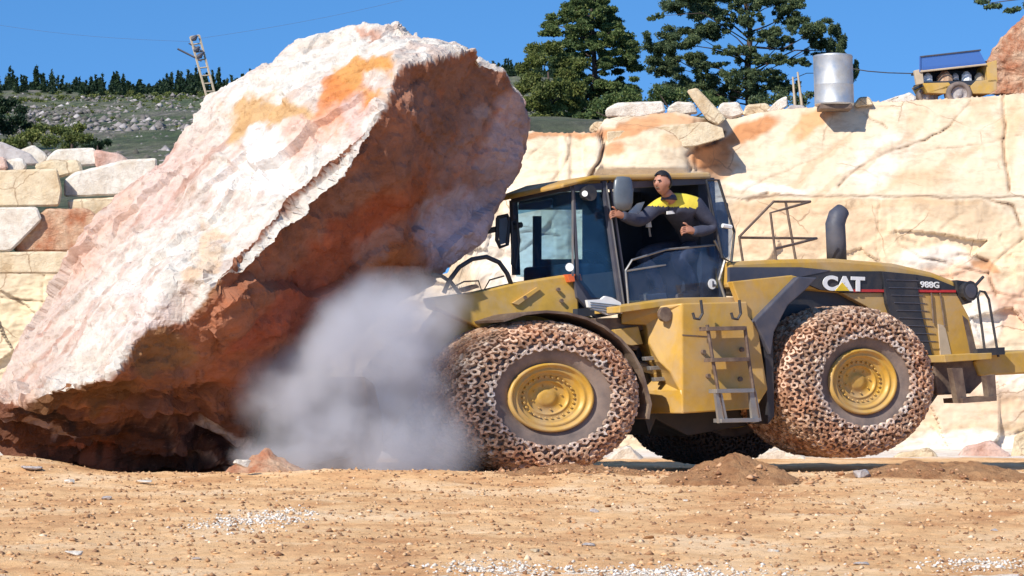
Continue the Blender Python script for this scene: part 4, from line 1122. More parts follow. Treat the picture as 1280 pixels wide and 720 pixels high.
# ladder (two rails, four treads) with J shaped grab handles
ld = part('ladder', line_px(RR, [(884, 406), (891, 450), (898, 490), (905, 528)], .10, .028, 6, line_px(RR, [(931, 408), (936, 450), (942, 488), (948, 522)], .10, .028, 6)), M['railmetal'])
for (y0, x0, x1) in ((411, 884, 932), (450, 890, 937), (489, 896, 943), (526, 902, 949)):
    mk('tread', prism_px(RR, [(x0, y0 - 2.5), (x1, y0 - 3.5), (x1, y0 + 1.5), (x0, y0 + 2.5)], .16, .2), M['steel' if y0 > 480 else 'railmetal'], ld, bevel=.004)
for (x0, x1) in ((893, 911), (936, 953)):
    mk('step_hanger', prism_px(RR, [(x0 + 1, 489), (x0 + 9, 488), (x1 - 1, 526), (x1 - 12, 529)], .12, .05), M['steel'], ld)
for dx in (0, 48):
    part('grab_handle', line_px(RR, [(876 + dx, 375), (878 + dx, 392), (874 + dx, 399), (868 + dx, 398), (866 + dx, 391)], .06, .022, 6), M['black'])
for (x, y_) in ((878, 440), (884, 470), (926, 437), (924, 474)):
    c = RR.hit(x, y_, VB); part('bolt', MB().tube([c, c + RR.V * .05], .035, 8), M['railmetal'])

# --- cab ----------------------------------------------------------------------
VC = -1.0; VFar = -3.0
uz = RR.uz
cab = part('cab_roof', MB(), M['yellow']) if False else None
def RW(px, py, v): return RR.hit(px, py, v)
# the roof: near edge on the cab's side, far edge projected to the front-left corner
rt = [(704, 229), (745, 220), (888, 218), (890, 227), (745, 227), (706, 238)]
nf = [RW(x, y_, VC + .12) for x, y_ in [(703, 229), (742, 219), (888, 215)]]; nb_ = [RW(x, y_, VC + .12) for x, y_ in [(703, 235), (742, 225), (890, 223)]]
ff_ = [RW(x, y_, VFar - .1) for x, y_ in [(638, 246), (676, 232), (822, 222)]]
for q in range(3):
    ff_[q] = Vector((nf[q].x + RR.V.x * -1.85, nf[q].y + RR.V.y * -1.85, ff_[q].z if q < 1 else nf[q].z + .02))
# keep the front-left corner where the photograph has it
cz0 = P(640, 247, ff_[0].y).z
ff_[0].z = cz0; ff_[1].z = nf[1].z - .02
fb_ = [v - Vector((0, 0, .08)) for v in ff_]
mb = MB()
mb.add(nf + ff_ + nb_ + fb_, [(0, 1, 4, 3), (1, 2, 5, 4), (6, 9, 10, 7), (7, 10, 11, 8), (0, 6, 7, 1), (1, 7, 8, 2), (3, 4, 10, 9), (4, 5, 11, 10), (0, 3, 9, 6), (2, 8, 11, 5)])
part('cab_roof', mb, M['yellow'], bevel=.03)
uF = uz(716, 232, VC)[0]          # near front corner
uFar = -2.1                        # depth of the cab sideways
def cabpt(u, v, z): return RR.w(u, v, z)
zt = uz(716, 234, VC)[1]; zb = uz(720, 388, VC)[1]
uB = uz(885, 300, VC)[0]
V2_ = VC - 1.62
fl = cabpt(uF, V2_, zt)
# pillars and frame bars
fm = MB()
def bar3(mb, a, b_, w1, w2=None):
    a = Vector(a); b_ = Vector(b_); t_ = (b_ - a).normalized(); w2 = w2 or w1
    s1 = t_.cross(RR.V).normalized() if abs(t_.dot(RR.V)) < .9 else t_.cross(Vector((0, 0, 1))).normalized()
    s2 = t_.cross(s1).normalized()
    mb.box((a + b_) / 2, s1 * w1, s2 * w2, t_ * ((b_ - a).length / 2))
zt2 = zt - .25
bar3(fm, cabpt(uF, VC, zt), RW(722, 350, VC), .022)                        # near front corner post
bar3(fm, cabpt(uF, V2_, zt - .08), cabpt(uF + .05, V2_, Z(350, 38)), .05)      # far front post
bar3(fm, RW(754, 226, VC + .02), RW(777, 390, VC + .02), .035)              # door pillar, double
bar3(fm, RW(762, 226, VC), RW(786, 390, VC), .02)
bar3(fm, RW(884, 222, VC), RW(896, 300, VC), .03)
bar3(fm, RW(896, 300, VC), RW(905, 385, VC), .04)
bar3(fm, RW(716, 235, VC), RW(886, 226, VC), .05, .04)
bar3(fm, cabpt(uF, VC, zt), cabpt(uF, V2_, zt - .08), .05, .04)
cf = part('cab_frame', fm, M['dkblue'], bevel=.006)
mb = MB()
bar3(mb, cabpt(uF - .01, VC + .01, zt - .05), RW(716, 345, VC + .02), .012); mk('window_seal', mb, M['steel'], cf)
mb = MB(); bar3(mb, RW(757.5, 228, VC + .06), RW(780.5, 385, VC + .06), .009); mk('window_seal', mb, M['steel'], cf)
# dark body of the cab: lower shell, floor, rear wall, far wall with its window opening
part('cab_floor', prism_px(RR, [(722, 386), (905, 374), (905, 384), (722, 396)], VC, 2.0), M['interior'])
part('cab_base', prism_px(RR, [(718, 345), (777, 338), (786, 390), (745, 398), (722, 372)], VC - .02, .06), M['dkblue'])
rw = MB(); rw.prism([RW(872, 222, VC - .1), RW(893, 222, VC - .1), RW(900, 380, VC - .1), RW(880, 380, VC - .1)], [v + RR.V * -1.9 for v in [RW(872, 222, VC - .1), RW(893, 222, VC - .1), RW(900, 380, VC - .1), RW(880, 380, VC - .1)]])
part('rear_wall', rw, M['interior'])
# far wall in four strips round the window
VW = V2_
def strip(x0, y0, x1, y1): return prism_px(RR, [(x0, y0), (x1, y0), (x1, y1), (x0, y1)], VW, .05)
fw = MB()
for (x0, y0, x1, y1) in ((650, 246, 682, 262), (682, 240, 830, 262), (730, 262, 830, 324), (668, 324, 830, 392), (668, 270, 677, 324)):
    s_ = strip(x0, y0, x1, y1); fw.add(s_.v, s_.f)
part('far_wall', fw, M['interior'])
# dash, console, lever, seat
dash = MB(); dash.box(RR.w(uF + .42, VC - .85, Z(352, 36.5)), RR.U * .3, RR.V * .7, Vector((0, 0, .22))); part('dashboard', dash, M['interior'], bevel=.05)
dash = MB(); a_ = RW(735, 350, VC - .9); dash.tube([a_, a_ + Vector((-.05, 0, .3)) + RR.U * .25], .05, 8); 
cst = a_ + Vector((-.05, 0, .3)) + RR.U * .25
sw = part('steering_column', dash, M['interior'])
sm = MB()
t3 = (RR.U * .6 + Vector((0, 0, .8))).normalized(); s3 = RR.V; s4 = t3.cross(s3).normalized()
sm.tube([cst + (s3 * math.cos(i * math.pi / 12) + s4 * math.sin(i * math.pi / 12)) * .26 for i in range(25)], .02, 6); mk('steering_wheel', sm, M['black'], sw)
st_ = MB(); sc0 = RR.w(uz(868, 320, VC - .9)[0] + .0, VC - .95, uz(868, 325, VC - .9)[1])
st_.box(sc0, RR.U * .36, RR.V * .36, Vector((0, 0, .09))); se = part('seat', st_, M['interior'], bevel=.04)
st_ = MB(); st_.box(sc0 + RR.U * .42 + Vector((0, 0, .48)), RR.U * .08, RR.V * .32, Vector((0, 0, .45))); mk('backrest', st_, M['interior'], se, bevel=.05)
st_ = MB(); st_.box(sc0 + Vector((0, 0, -.35)), RR.U * .2, RR.V * .22, Vector((0, 0, .26))); mk('pedestal', st_, M['interior'], se)
# console lever with white knob, and a small white piece beside it
lv = part('control_lever', line_px(RR, [(813, 296, VC - .35), (811, 282, VC - .35)], 0, .018, 6), M['steel']); mk('knob', MB().tube([RW(811, 284, VC - .35), RW(811, 277, VC - .35)], [.05, .035], 10), M['whitep'], lv)
part('console', prism_px(RR, [(790, 330), (832, 322), (836, 372), (786, 380)], VC - 1.5, .3), M['interior'])
part('white_piece', prism_px(RR, [(783, 268), (797, 254), (806, 252), (800, 266), (788, 270)], VC - .2, .02), M['whitep'])
part('door_step_plate', prism_px(RR, [(808, 368), (832, 366), (834, 375), (810, 378)], VC - .1, .2), M['steel'])
# glass
g1 = MB(); a_ = cabpt(uF, VC, zt - .04); b_ = cabpt(uF, V2_, zt - .12); c_ = cabpt(uF + .05, V2_, Z(352, 38)); d_ = RW(720, 348, VC)
part('windscreen', MB().prism([a_, b_, c_, d_], [v + RR.U * .02 for v in (a_, b_, c_, d_)]), M['glass'])
part('side_window', prism_px(RR, [(717, 236), (754, 229), (772, 372), (740, 372), (722, 348)], VC - .01, .02), M['glass'])
part('far_window', prism_px(RR, [(677, 262), (730, 262), (730, 324), (677, 324)], VW - .01, .02), M['clearglass'])
# half-open door: lower hazy pane in front of the driver, framed in bent tube
dr = part('door', line_px(RR, [(786, 386), (782, 338), (790, 325), (832, 312, VC + .1), (895, 306, VC + .1)], VC + .1, .018, 6), M['steel'])
line = line_px(RR, [(782, 339), (832, 331)], VC + .1, .015, 6); mk('door_bar', line, M['steel'], dr)
mk('door_pane', prism_px(RR, [(785, 338), (832, 316), (900, 306), (906, 376), (787, 386)], VC + .1, .015), M['doorglass'], dr)
mk('door_post', line_px(RR, [(893, 300), (906, 325), (899, 350), (908, 378)], VC + .12, .024, 6), M['steel'], dr)
mb = line_px(RR, [(883, 225), (898, 225), (918, 290), (914, 328), (903, 322), (892, 270), (883, 225)], VC + .25, .022, 6); mk('door_frame', mb, M['black'], dr)
mk('upper_pane', prism_px(RR, [(884, 227), (897, 227), (916, 290), (912, 325), (904, 320), (893, 270)], VC + .25, .012), M['doorglass'], dr)
mk('hinge', line_px(RR, [(903, 282), (914, 284)], VC + .27, .035, 6), M['whitep'], dr)
# round emblem on the door pane
c = RW(890, 355, VC + .12); em = MB(); em.tube([c, c + RR.V * .008], .08, 20); 
e1 = mk('emblem', em, M['whitep'], dr)
for v in e1.data.vertices: v.co.x *= 1; 
em = MB(); em.box(c + RR.V * .012 + RR.U * .01, RR.U * .012, RR.V * .003, Vector((0, 0, .045))); em.box(c + RR.V * .012 + RR.U * .045 + Vector((0, 0, -.02)), RR.U * .018, RR.V * .003, Vector((0, 0, .018))); mk('emblem_mark', em, M['dkblue'], dr)
# hanging grey mirror at the door top, work lights and front-left mirrors
mr = MB(); seg = []
cmir = RW(779, 243, VC + .45)
rings = 10
pf = [(.0, .27), (.09, .26), (.13, .2), (.145, .05), (.14, -.12), (.11, -.22), (.0, -.25)]
vs_m = []
for (r_, z_) in pf:
    for k in range(16):
        an = 2 * math.pi * k / 16; vs_m.append(cmir + RR.U * (r_ * 1.25 * math.cos(an)) + RR.V * (r_ * .45 * math.sin(an)) + Vector((0, 0, z_)))
fs_m = [(i * 16 + k, i * 16 + (k + 1) % 16, (i + 1) * 16 + (k + 1) % 16, (i + 1) * 16 + k) for i in range(len(pf) - 1) for k in range(16)]
mr.add(vs_m, fs_m)
mrr = part('door_mirror', mr, M['mirrorg'], smooth=True); mk('mirror_arm', line_px(RR, [(780, 228, VC), (779, 224, VC + .45), (779, 232, VC + .45)], 0, .02, 6), M['black'], mrr)
wl = part('cab_lamp', MB().tube([RW(731, 242, VC + .05), RW(731, 242, VC + .05) + RR.V * .15], [.1, .12], 12), M['black']); mk('lens', MB().tube([RW(731, 242, VC + .2), RW(731, 242, VC + .21)], .045, 12), M['whitep'], wl)
part('sun_strip', MB().prism([cabpt(uF - .03, VC - .5, zt - .13), cabpt(uF - .03, VC - 1.6, zt - .17), cabpt(uF - .03, VC - 1.6, zt - .31), cabpt(uF - .03, VC - .5, zt - .27)],
     [cabpt(uF - .02, VC - .5, zt - .13), cabpt(uF - .02, VC - 1.6, zt - .17), cabpt(uF - .02, VC - 1.6, zt - .31), cabpt(uF - .02, VC - .5, zt - .27)]), M['glass'])
part('side_lamp', MB().tube([RW(712, 334, VC + .1), RW(712, 334, VC + .22)], [.05, .062], 14), M['whitep'])
V3 = V2_ + .2
mo = part('side_mirror', line_px(RR, [(622, 272), (634, 269), (637, 276), (634, 306), (625, 309), (621, 300), (622, 272)], V3, .03, 6), M['black'])
mk('mirror_glass', prism_px(RR, [(623, 273), (633, 271), (635, 276), (632, 304), (625, 306)], V3, .02), M['mirrorg'], mo)
mk('mirror_arm', line_px(RR, [(600, 291), (622, 286), (652, 281)], V3 - .05, [.045] * 3 if False else .045, 6), M['black'], mo)
mo = part('side_mirror', line_px(RR, [(640, 276), (646, 274), (649, 300), (645, 338), (640, 330), (641, 300), (640, 276)], V3 + .1, .02, 6), M['black'])

# --- front frame ---------------------------------------------------------------
# lift-arm tower: high yellow plate behind the front wheel
tw = part('lift_arm_tower', prism_px(FR, [(540, 372), (600, 364), (652, 352), (712, 343), (722, 346), (724, 388), (762, 406), (765, 440), (640, 460), (600, 410), (545, 384)], -.95, .35), M['yellow_dirty'], bevel=.03)
mk('rib', prism_px(FR, [(641, 379), (672, 359), (676, 361), (648, 381)], -.90, .06), M['yellow'], tw)
for (x, y_) in ((697, 362), (701, 376), (655, 372)):
    c = FR.hit(x, y_, -.93); mk('bolt', MB().tube([c, c + FR.V * .04], .03, 8), M['railmetal'], tw)
part('lift_arm_tower', prism_px(FR, [(560, 380), (652, 358), (712, 349), (722, 352), (724, 388), (762, 406), (640, 460)], -2.9, .35), M['yellow_dirty'], bevel=.03)
part('marker_lamp', prism_px(FR, [(709, 343), (726, 342), (728, 351), (712, 353)], -.85, .15), M['orange'], bevel=.01)
# arms reaching down into the dust and the bucket under the rock
def fpt_(x, y_, v): return FR.hit(x, y_, v)
for v in (-1.15, -3.2):
    part('lift_arm', prism_px(FR, [(640, 366), (650, 392), (575, 430), (520, 500), (475, 560), (455, 550), (490, 480), (535, 405), (560, 374), (600, 366)], v, .22), M['yellow_dirty'], bevel=.02)
part('tilt_cylinder', line_px(FR, [(610, 385, -2.1), (520, 440, -2.1), (470, 500, -2.1)], -2.1, .11, 12), M['steel'], smooth=True)
bk_ = [(455, 470), (468, 480), (478, 520), (480, 560), (470, 582), (400, 588), (395, 580), (452, 568), (462, 545), (460, 510)]
part('bucket', prism_px(FR, bk_, .0, 4.0), M['railmetal'], bevel=.02)
part('front_chassis', prism_px(FR, [(640, 410), (760, 410), (812, 430), (815, 500), (760, 520), (640, 530), (600, 480)], -1.4, 1.4), M['black'], bevel=.02)
# mudguard over the front wheel: a curved sheet ending in a hanging flap
ang = [118, 105, 92, 80, 68, 56, 44, 32, 20, 8, -4, -14]
mb = MB(); pr0 = []
for a in ang:
    rr_ = 1.05 + .17 + (.05 if a < 0 else 0)
    pr0.append((math.cos(R(a)) * rr_ * S * .985, math.sin(R(a)) * rr_))
for (va, vb) in ((-.05, -1.35),):
    o_ = [FR.w(u, va, fz + z) for u, z in pr0]; i_ = [FR.w(u, vb, fz + z) for u, z in pr0]
    o2 = [FR.w(u * 1.03, va, fz + z * 1.03) for u, z in pr0]; i2 = [FR.w(u * 1.03, vb, fz + z * 1.03) for u, z in pr0]
    n = len(pr0)
    vsx = o_ + i_ + o2 + i2
    fsx = []
    for i in range(n - 1): fsx += [(i, i + 1, n + i + 1, n + i), (2 * n + i, 3 * n + i, 3 * n + i + 1, 2 * n + i + 1), (i, 2 * n + i, 2 * n + i + 1, i + 1), (n + i, n + i + 1, 3 * n + i + 1, 3 * n + i)]
    fsx += [(0, n, 3 * n, 2 * n), (n - 1, 3 * n - 1, 4 * n - 1, 2 * n - 1)]
    mb.add(vsx, fsx)
part('front_fender', mb, M['railmetal'])
# hitch, hoses and brackets between the two frames
part('hitch_bracket', prism_px(FR, [(742, 398), (806, 396), (808, 412), (776, 416), (770, 430), (800, 432), (796, 438), (762, 430)], -.7, .5), M['railmetal'], bevel=.01)
part('hitch_plate', prism_px(FR, [(768, 412), (798, 408), (804, 430), (790, 432), (772, 428)], -.6, .12), M['yellow_dirty'], bevel=.01)
part('articulation_joint', prism_px(FR, [(795, 430), (822, 424), (826, 470), (822, 520), (812, 545), (800, 500)], -1.0, 1.6), M['black'], bevel=.03)
part('steering_cylinder', line_px(FR, [(790, 455), (852, 470)], -.9, .08, 10), M['steel'])
for (x, y_) in ((806, 446), (812, 458), (818, 472)):
    part('pin', prism_px(FR, [(x, y_), (x + 14, y_ - 1), (x + 15, y_ + 4), (x + 1, y_ + 5)], -.5, .1), M['steel'], bevel=.01)
# pale perforated tread plate by the cab foot
gp = part('tread_plate', prism_px(RR, [(734, 375), (752, 374), (757, 370), (765, 372), (776, 378), (778, 392), (760, 394), (736, 384)], VC + .3, .06), M['whitep'])
mb = MB()
for k in range(4): line_px(RR, [(738, 378 + k * 3), (776, 382 + k * 3.4)], VC + .31, .008, 4, mb)
mk('groove', mb, M['mirrorg'], gp)
# hydraulic hoses looping over the arms
mb = MB(); hp = [(555, 366), (562, 350), (574, 334), (590, 324), (608, 321), (624, 328), (634, 342), (640, 358)]
part('hydraulic_hose', line_px(FR, hp, -1.0, .035, 8), M['black'], smooth=True)
part('hydraulic_hose', line_px(FR, [(540, 343), (552, 345), (564, 353), (575, 368)], -1.1, .03, 8), M['black'], smooth=True)
part('hydraulic_hose', line_px(FR, [(560, 362), (580, 352), (598, 351), (603, 366), (612, 350), (630, 345)], -1.2, .012, 6), M['railmetal'])
part('cable_clamp', prism_px(FR, [(578, 360), (596, 355), (600, 359), (582, 365)], -.85, .15), M['railmetal'], bevel=.01)

# --- lettering -------------------------------------------------------------------
def letters(text, px, py, v, h_px, mat, parent, name, sx=1.0, shear=0.0, off=.012, font_bold=.012):
    cu = bpy.data.curves.new(name, 'FONT'); cu.body = text; cu.extrude = .006; cu.offset = font_bold; cu.shear = shear
    tmp = bpy.data.objects.new(name, cu); COL.objects.link(tmp)
    bpy.context.view_layer.update()
    me = bpy.data.meshes.new_from_object(tmp.evaluated_get(bpy.context.evaluated_depsgraph_get()))
    bpy.data.objects.remove(tmp)
    V = np.array([v_.co[:] for v_ in me.vertices]); V[:, 0] -= V[:, 0].min(); hh = V[:, 1].max() - V[:, 1].min(); V[:, 1] -= V[:, 1].min()
    o0 = RR.hit(px, py, v); scl = h_px * o0.y / F / hh
    W = [o0 + RR.U * (a[0] * scl * sx) + Vector((0, 0, a[1] * scl)) + RR.V * (a[2] * 1 + off) for a in V]
    fs = [tuple(p_.vertices) for p_ in me.polygons]
    mb = MB(); mb.add(W, fs)
    return mk(name, mb, mat, parent, fixn=False)
letters('CAT', 1028, 363, VH + .06, 19, M['whitep'], hd, 'maker_lettering', sx=1.45, font_bold=.05)
mb = prism_px(RR, [(1044, 363.5), (1053, 353), (1062, 363.5)], VH + .085, .012); mk('lettering_triangle', mb, M['decal_yellow'], hd)
letters('988G', 1150, 359.5, VH + .06, 8, M['whitep'], hd, 'model_lettering', sx=1.35, font_bold=.02)

# ------------------------------------------------------------------ driver
def skinned(name, joints, bones, mat, parent, level=2, merge_fn=None):
    me = bpy.data.meshes.new(name)
    keys = list(joints); ix = {k: i for i, k in enumerate(keys)}
    me.from_pydata([tuple(joints[k][0]) for k in keys], [(ix[a], ix[b_]) for a, b_ in bones], [])
    o = bpy.data.objects.new(name, me); COL.objects.link(o)
    sk = o.modifiers.new('skin', 'SKIN'); 
    for i, k in enumerate(keys):
        r = joints[k][1]; me.skin_vertices[0].data[i].radius = (r, r) if not isinstance(r, tuple) else r
    me.skin_vertices[0].data[0].use_root = True
    sb = o.modifiers.new('sub', 'SUBSURF'); sb.levels = level; sb.render_levels = level
    bpy.context.view_layer.update()
    m2 = bpy.data.meshes.new_from_object(o.evaluated_get(bpy.context.evaluated_depsgraph_get()))
    bpy.data.objects.remove(o)
    mb = MB(); mb.add([v.co for v in m2.vertices], [tuple(p_.vertices) for p_ in m2.polygons])
    return mb
def J(px, py, v, r): return (RR.hit(px, py, v), r)
vm = VC - .55      # the driver's middle plane
pel = (870, 309)
body = {
 'pelvis': J(872, 308, VC + -0.45, .20), 'belly': J(866, 290, VC + -0.3, .19), 'chest': J(854, 268, VC + -0.12, .22), 'upchest': J(846, 254, VC + 0.02, .19), 'neck': J(836, 246, VC + 0.14, .085), 'headb': J(830, 238, VC + 0.2, .10),
 'shN': J(870, 257, VC + .18, .135), 'elN': J(893, 286, VC + .2, .105), 'wrN': J(869, 290, VC + .22, .075), 'haN': J(860, 287, VC + .22, .055),
 'shF': J(822, 258, VC - .02, .11), 'elF': J(800, 277, VC + .05, .10), 'wrF': J(781, 271, VC + .15, .075), 'haF': J(771, 267, VC + .17, .05),
 'hipN': J(868, 312, vm + .18, .17), 'knN': J(846, 322, vm + .3, .13), 'shinN': J(862, 348, vm + .3, .10), 'anN': J(868, 366, vm + .28, .075), 'toN': J(850, 371, vm + .28, .06),
 'hipF': J(862, 310, vm - .2, .16), 'knF': J(800, 318, vm - .1, .125), 'shinF': J(818, 345, vm - .1, .095), 'anF': J(826, 364, vm - .1, .07), 'toF': J(808, 370, vm - .1, .055),
}
bones = [('pelvis', 'belly'), ('belly', 'chest'), ('chest', 'upchest'), ('upchest', 'neck'), ('neck', 'headb'), ('upchest', 'shN'), ('shN', 'elN'), ('elN', 'wrN'), ('wrN', 'haN'), ('upchest', 'shF'), ('shF', 'elF'), ('elF', 'wrF'), ('wrF', 'haF'),
         ('pelvis', 'hipN'), ('hipN', 'knN'), ('knN', 'shinN'), ('shinN', 'anN'), ('anN', 'toN'), ('pelvis', 'hipF'), ('hipF', 'knF'), ('knF', 'shinF'), ('shinF', 'anF'), ('anF', 'toF')]
skinj = {k: (p_, r * .72 if not k.startswith(('neck', 'headb', 'ha')) else r) for k, (p_, r) in body.items()}
sb_ = list(bones)
# five fingers on each hand, curled round the knob and the wheel
for tg, hx_, hy_, vv0, sgn in (('N', 860, 287, VC + .22, -1), ('F', 771, 267, VC + .17, -1)):
    for i in range(5):
        if i < 4:
            a_ = J(hx_ - 3.5, hy_ - 3 + i * 2.2, vv0 + .01, .017); b_ = J(hx_ - 8 + abs(i - 1.2) * .6, hy_ - 2.5 + i * 2.3, vv0 + .02, .015); c_ = J(hx_ - 9.5 + abs(i - 1.2) * .8, hy_ + .5 + i * 2.3, vv0 - .02, .012)
        else:
            a_ = J(hx_, hy_ - 4, vv0 + .02, .02); b_ = J(hx_ - 3, hy_ - 7.5, vv0 + .03, .017); c_ = J(hx_ - 6.5, hy_ - 8.5, vv0 + .02, .013)
        for nm, j_ in zip('abc', (a_, b_, c_)): skinj[f'f{tg}{i}{nm}'] = j_
        sb_ += [('ha' + tg, f'f{tg}{i}a'), (f'f{tg}{i}a', f'f{tg}{i}b'), (f'f{tg}{i}b', f'f{tg}{i}c')]
bmB = skinned('body', skinj, sb_, M['skin'], None)
# head with face: turned towards the front of the machine (left) and a little to the camera
hc = RR.hit(828, 229.5, VC + .24); hr = Vector((0, 0, 1))
face = (-RR.U * .93 + RR.V * .36).normalized(); side_ = face.cross(Vector((0, 0, 1))).normalized()
hv = []; hf = []
nu, nv_ = 32, 22
for j in range(nv_ + 1):
    ph = math.pi * j / nv_
    for i in range(nu):
        th = 2 * math.pi * i / nu
        x = math.cos(th) * math.sin(ph); y_ = math.sin(th) * math.sin(ph); z = math.cos(ph)     # x = forward
        rx, ry, rz_ = .158, .122, .172
        fx = rx
        if z < -.1: 
            k = min(1, (-.1 - z) / .8); ry *= 1 - .32 * k; fx *= (1 - .15 * k) if x > 0 else (1 - .35 * k)
        X_ = x * fx; Y_ = y_ * ry; Z_ = z * rz_
        if x > 0:
            nose = math.exp(-((Y_ / .022) ** 2)) * math.exp(-(((Z_ + .018) / .03) ** 2)); X_ += .062 * nose * x
            brow = math.exp(-(((Z_ - .035) / .014) ** 2)) * math.exp(-((Y_ / .08) ** 2)); X_ += .008 * brow
            for sg in (-1, 1):
                X_ -= .014 * math.exp(-(((Y_ - sg * .042) / .022) ** 2) - (((Z_ - .012) / .016) ** 2))
            X_ += .010 * math.exp(-((Y_ / .045) ** 2) - (((Z_ + .075) / .012) ** 2))
            X_ -= .006 * math.exp(-((Y_ / .045) ** 2) - (((Z_ + .062) / .007) ** 2))
            X_ += .012 * math.exp(-((Y_ / .04) ** 2) - (((Z_ + .125) / .02) ** 2))
        e_ = math.exp(-((X_ + .005) / .022) ** 2 - ((Z_ + .005) / .034) ** 2)
        Y_ += math.copysign(.022, Y_) * e_ * (abs(y_) > .6)
        hv.append(hc + face * X_ + side_ * Y_ + Vector((0, 0, Z_)))
for j in range(nv_):
    for i in range(nu):
        hf.append((j * nu + i, j * nu + (i + 1) % nu, (j + 1) * nu + (i + 1) % nu, (j + 1) * nu + i))
bmB.add(hv, hf)
pb = Vector(RR.hit(866, 312, vm))
person = mk('person', bmB, M['skin'], None, smooth=True, loc=pb, fixn=False)
tag(person, 'dark haired driver in navy overalls with yellow shoulders, leaning out of the loader cab', 'person')
cl_keys = [k for k in body if k not in ('neck', 'headb', 'haN', 'haF')]
clj = {k: (body[k][0], body[k][1] * 1.12) for k in cl_keys}
for tg in 'NF': clj['cuff' + tg] = (body['wr' + tg][0].lerp(body['ha' + tg][0], .45), .085)
clj['collar'] = (body['upchest'][0].lerp(body['neck'][0], .72), .115)
cb = [b_ for b_ in bones if b_[0] in clj and b_[1] in clj] + [('upchest', 'collar'), ('wrN', 'cuffN'), ('wrF', 'cuffF')]
suit = skinned('overalls', clj, cb, M['navy'], None, 3)
# creases
V = np.array(suit.v); V += (fbm(V * 9, 3, 77) * .012)[:, None] * np.array([1, 1, 1]); suit.v = [tuple(q) for q in V]
# yellow yoke: the faces of the suit across the shoulders belong to their own piece
V = np.array(suit.v); ppx, ppy = proj_np(V)
fcs = suit.f; yoke = []; rest = []
lineY = lambda x: 259 + (x - 850) * .05
for f_ in fcs:
    x = float(np.mean([ppx[i] for i in f_])); y_ = float(np.mean([ppy[i] for i in f_]))
    (yoke if (y_ < lineY(x) and 810 < x < 872) else rest).append(f_)
def submesh(fl_):
    ids = sorted({i for f_ in fl_ for i in f_}); mp_ = {i: k for k, i in enumerate(ids)}
    mb = MB(); mb.add([suit.v[i] for i in ids], [tuple(mp_[i] for i in f_) for f_ in fl_]); return mb
mk('overalls', submesh(rest), M['navy'], person, smooth=True, fixn=False)
mk('shoulder_yoke', submesh(yoke), M['hiviz'], person, smooth=True, fixn=False)
mk('chest_badge', prism_px(RR, [(834, 264), (844, 263), (844, 267), (834, 268)], VC + .14, .02), M['whitep'], person)
mb = MB(); mb.tube([body['neck'][0] + Vector((0, 0, -.05)), body['neck'][0] + Vector((0, 0, .02))], [.13, .11], 14); mk('collar', mb, M['navy'], person, smooth=True)
# hair cap and eyes
hv2 = []; sel = []
for j in range(nv_ + 1):
    for i in range(nu):
        p_ = Vector(hv[j * nu + i]) - hc; X_ = p_.dot(face); Y_ = p_.dot(side_); Z_ = p_.z
        hv2.append(hc + (p_ * 1.13) + Vector((0, 0, .01)))
        hn = .02 * math.sin(th * 7) + .012 * math.sin(th * 17 + 2) if False else .014 * math.sin(i * 2.9) + .01 * math.sin(i * 5.3 + j); sel.append(Z_ > .088 + hn - .25 * max(0, -X_) or (X_ < -.005 + hn and Z_ > -.10 + hn) or (X_ < .045 + hn and Z_ > .03))
fh = [f_ for f_ in hf if all(sel[i] for i in f_)]
ids = sorted({i for f_ in fh for i in f_}); mp_ = {i: k for k, i in enumerate(ids)}
mb = MB(); mb.add([hv2[i] for i in ids], [tuple(mp_[i] for i in f_) for f_ in fh]); mk('hair', mb, M['hair'], person, smooth=True, fixn=False)
for sg in (-1, 1):
    c = hc + face * .148 + side_ * (sg * .042) + Vector((0, 0, .012)); mb = MB(); mb.tube([c - face * .01, c + face * .006], [.012, .008], 8); mk('eye', mb, M['hair'], person)
    c = c + Vector((0, 0, .026)) + face * .006; mb = MB(); mb.tube([c - side_ * .028, c + side_ * .028], .009, 6); mk('eyebrow', mb, M['hair'], person)
c = hc + face * .146 + Vector((0, 0, -.072)); mk('mouth', MB().tube([c - side_ * .03, c + face * .006, c + side_ * .03], .007, 6), M['railmetal'], person)
for tg in 'NF':
    a_, t_ = body['an' + tg][0], body['to' + tg][0]
    mk('boot', MB().tube([a_ + Vector((0, 0, .1)), a_ + Vector((0, 0, -.01)), (a_ + t_) / 2 + Vector((0, 0, -.02)), t_ + (t_ - a_) * .2], [.085, .095, .085, .05], 12), M['railmetal'], person, smooth=True)

# ------------------------------------------------------------------ things on the cliff top
# steel tank
DT = 57.2
tb0 = P(1043, 132, DT); rT = 25 * DT / F; hT = 63 * DT / F
tr = empty('water_tank', tb0, 'upright dented galvanised steel tank on the cliff edge', 'tank')
mb = MB(); tl = R(1.5)
def tf(r, an, z): return tb0 + Vector((r * math.cos(an) - z * math.sin(tl), r * math.sin(an), z))
mb.lathe([(0, 0), (rT * .97, 0), (rT, .04), (rT * .985, .06), (rT * .985, hT * .4), (rT * .989, hT * .405), (rT * .985, hT * .41), (rT * .985, hT - .05), (rT, hT - .03), (rT * .97, hT), (rT * .5, hT + .04), (0, hT + .05)], tf, 48)
mk('shell', mb, M['tank'], tr, smooth=True)
mb = MB(); mb.box(tb0 + Vector((0, 0, -.06)), (rT * .8, 0, 0), (0, rT * .7, 0), (0, 0, .06)); mk('plinth', mb, M['railmetal'], tr, bevel=.02)
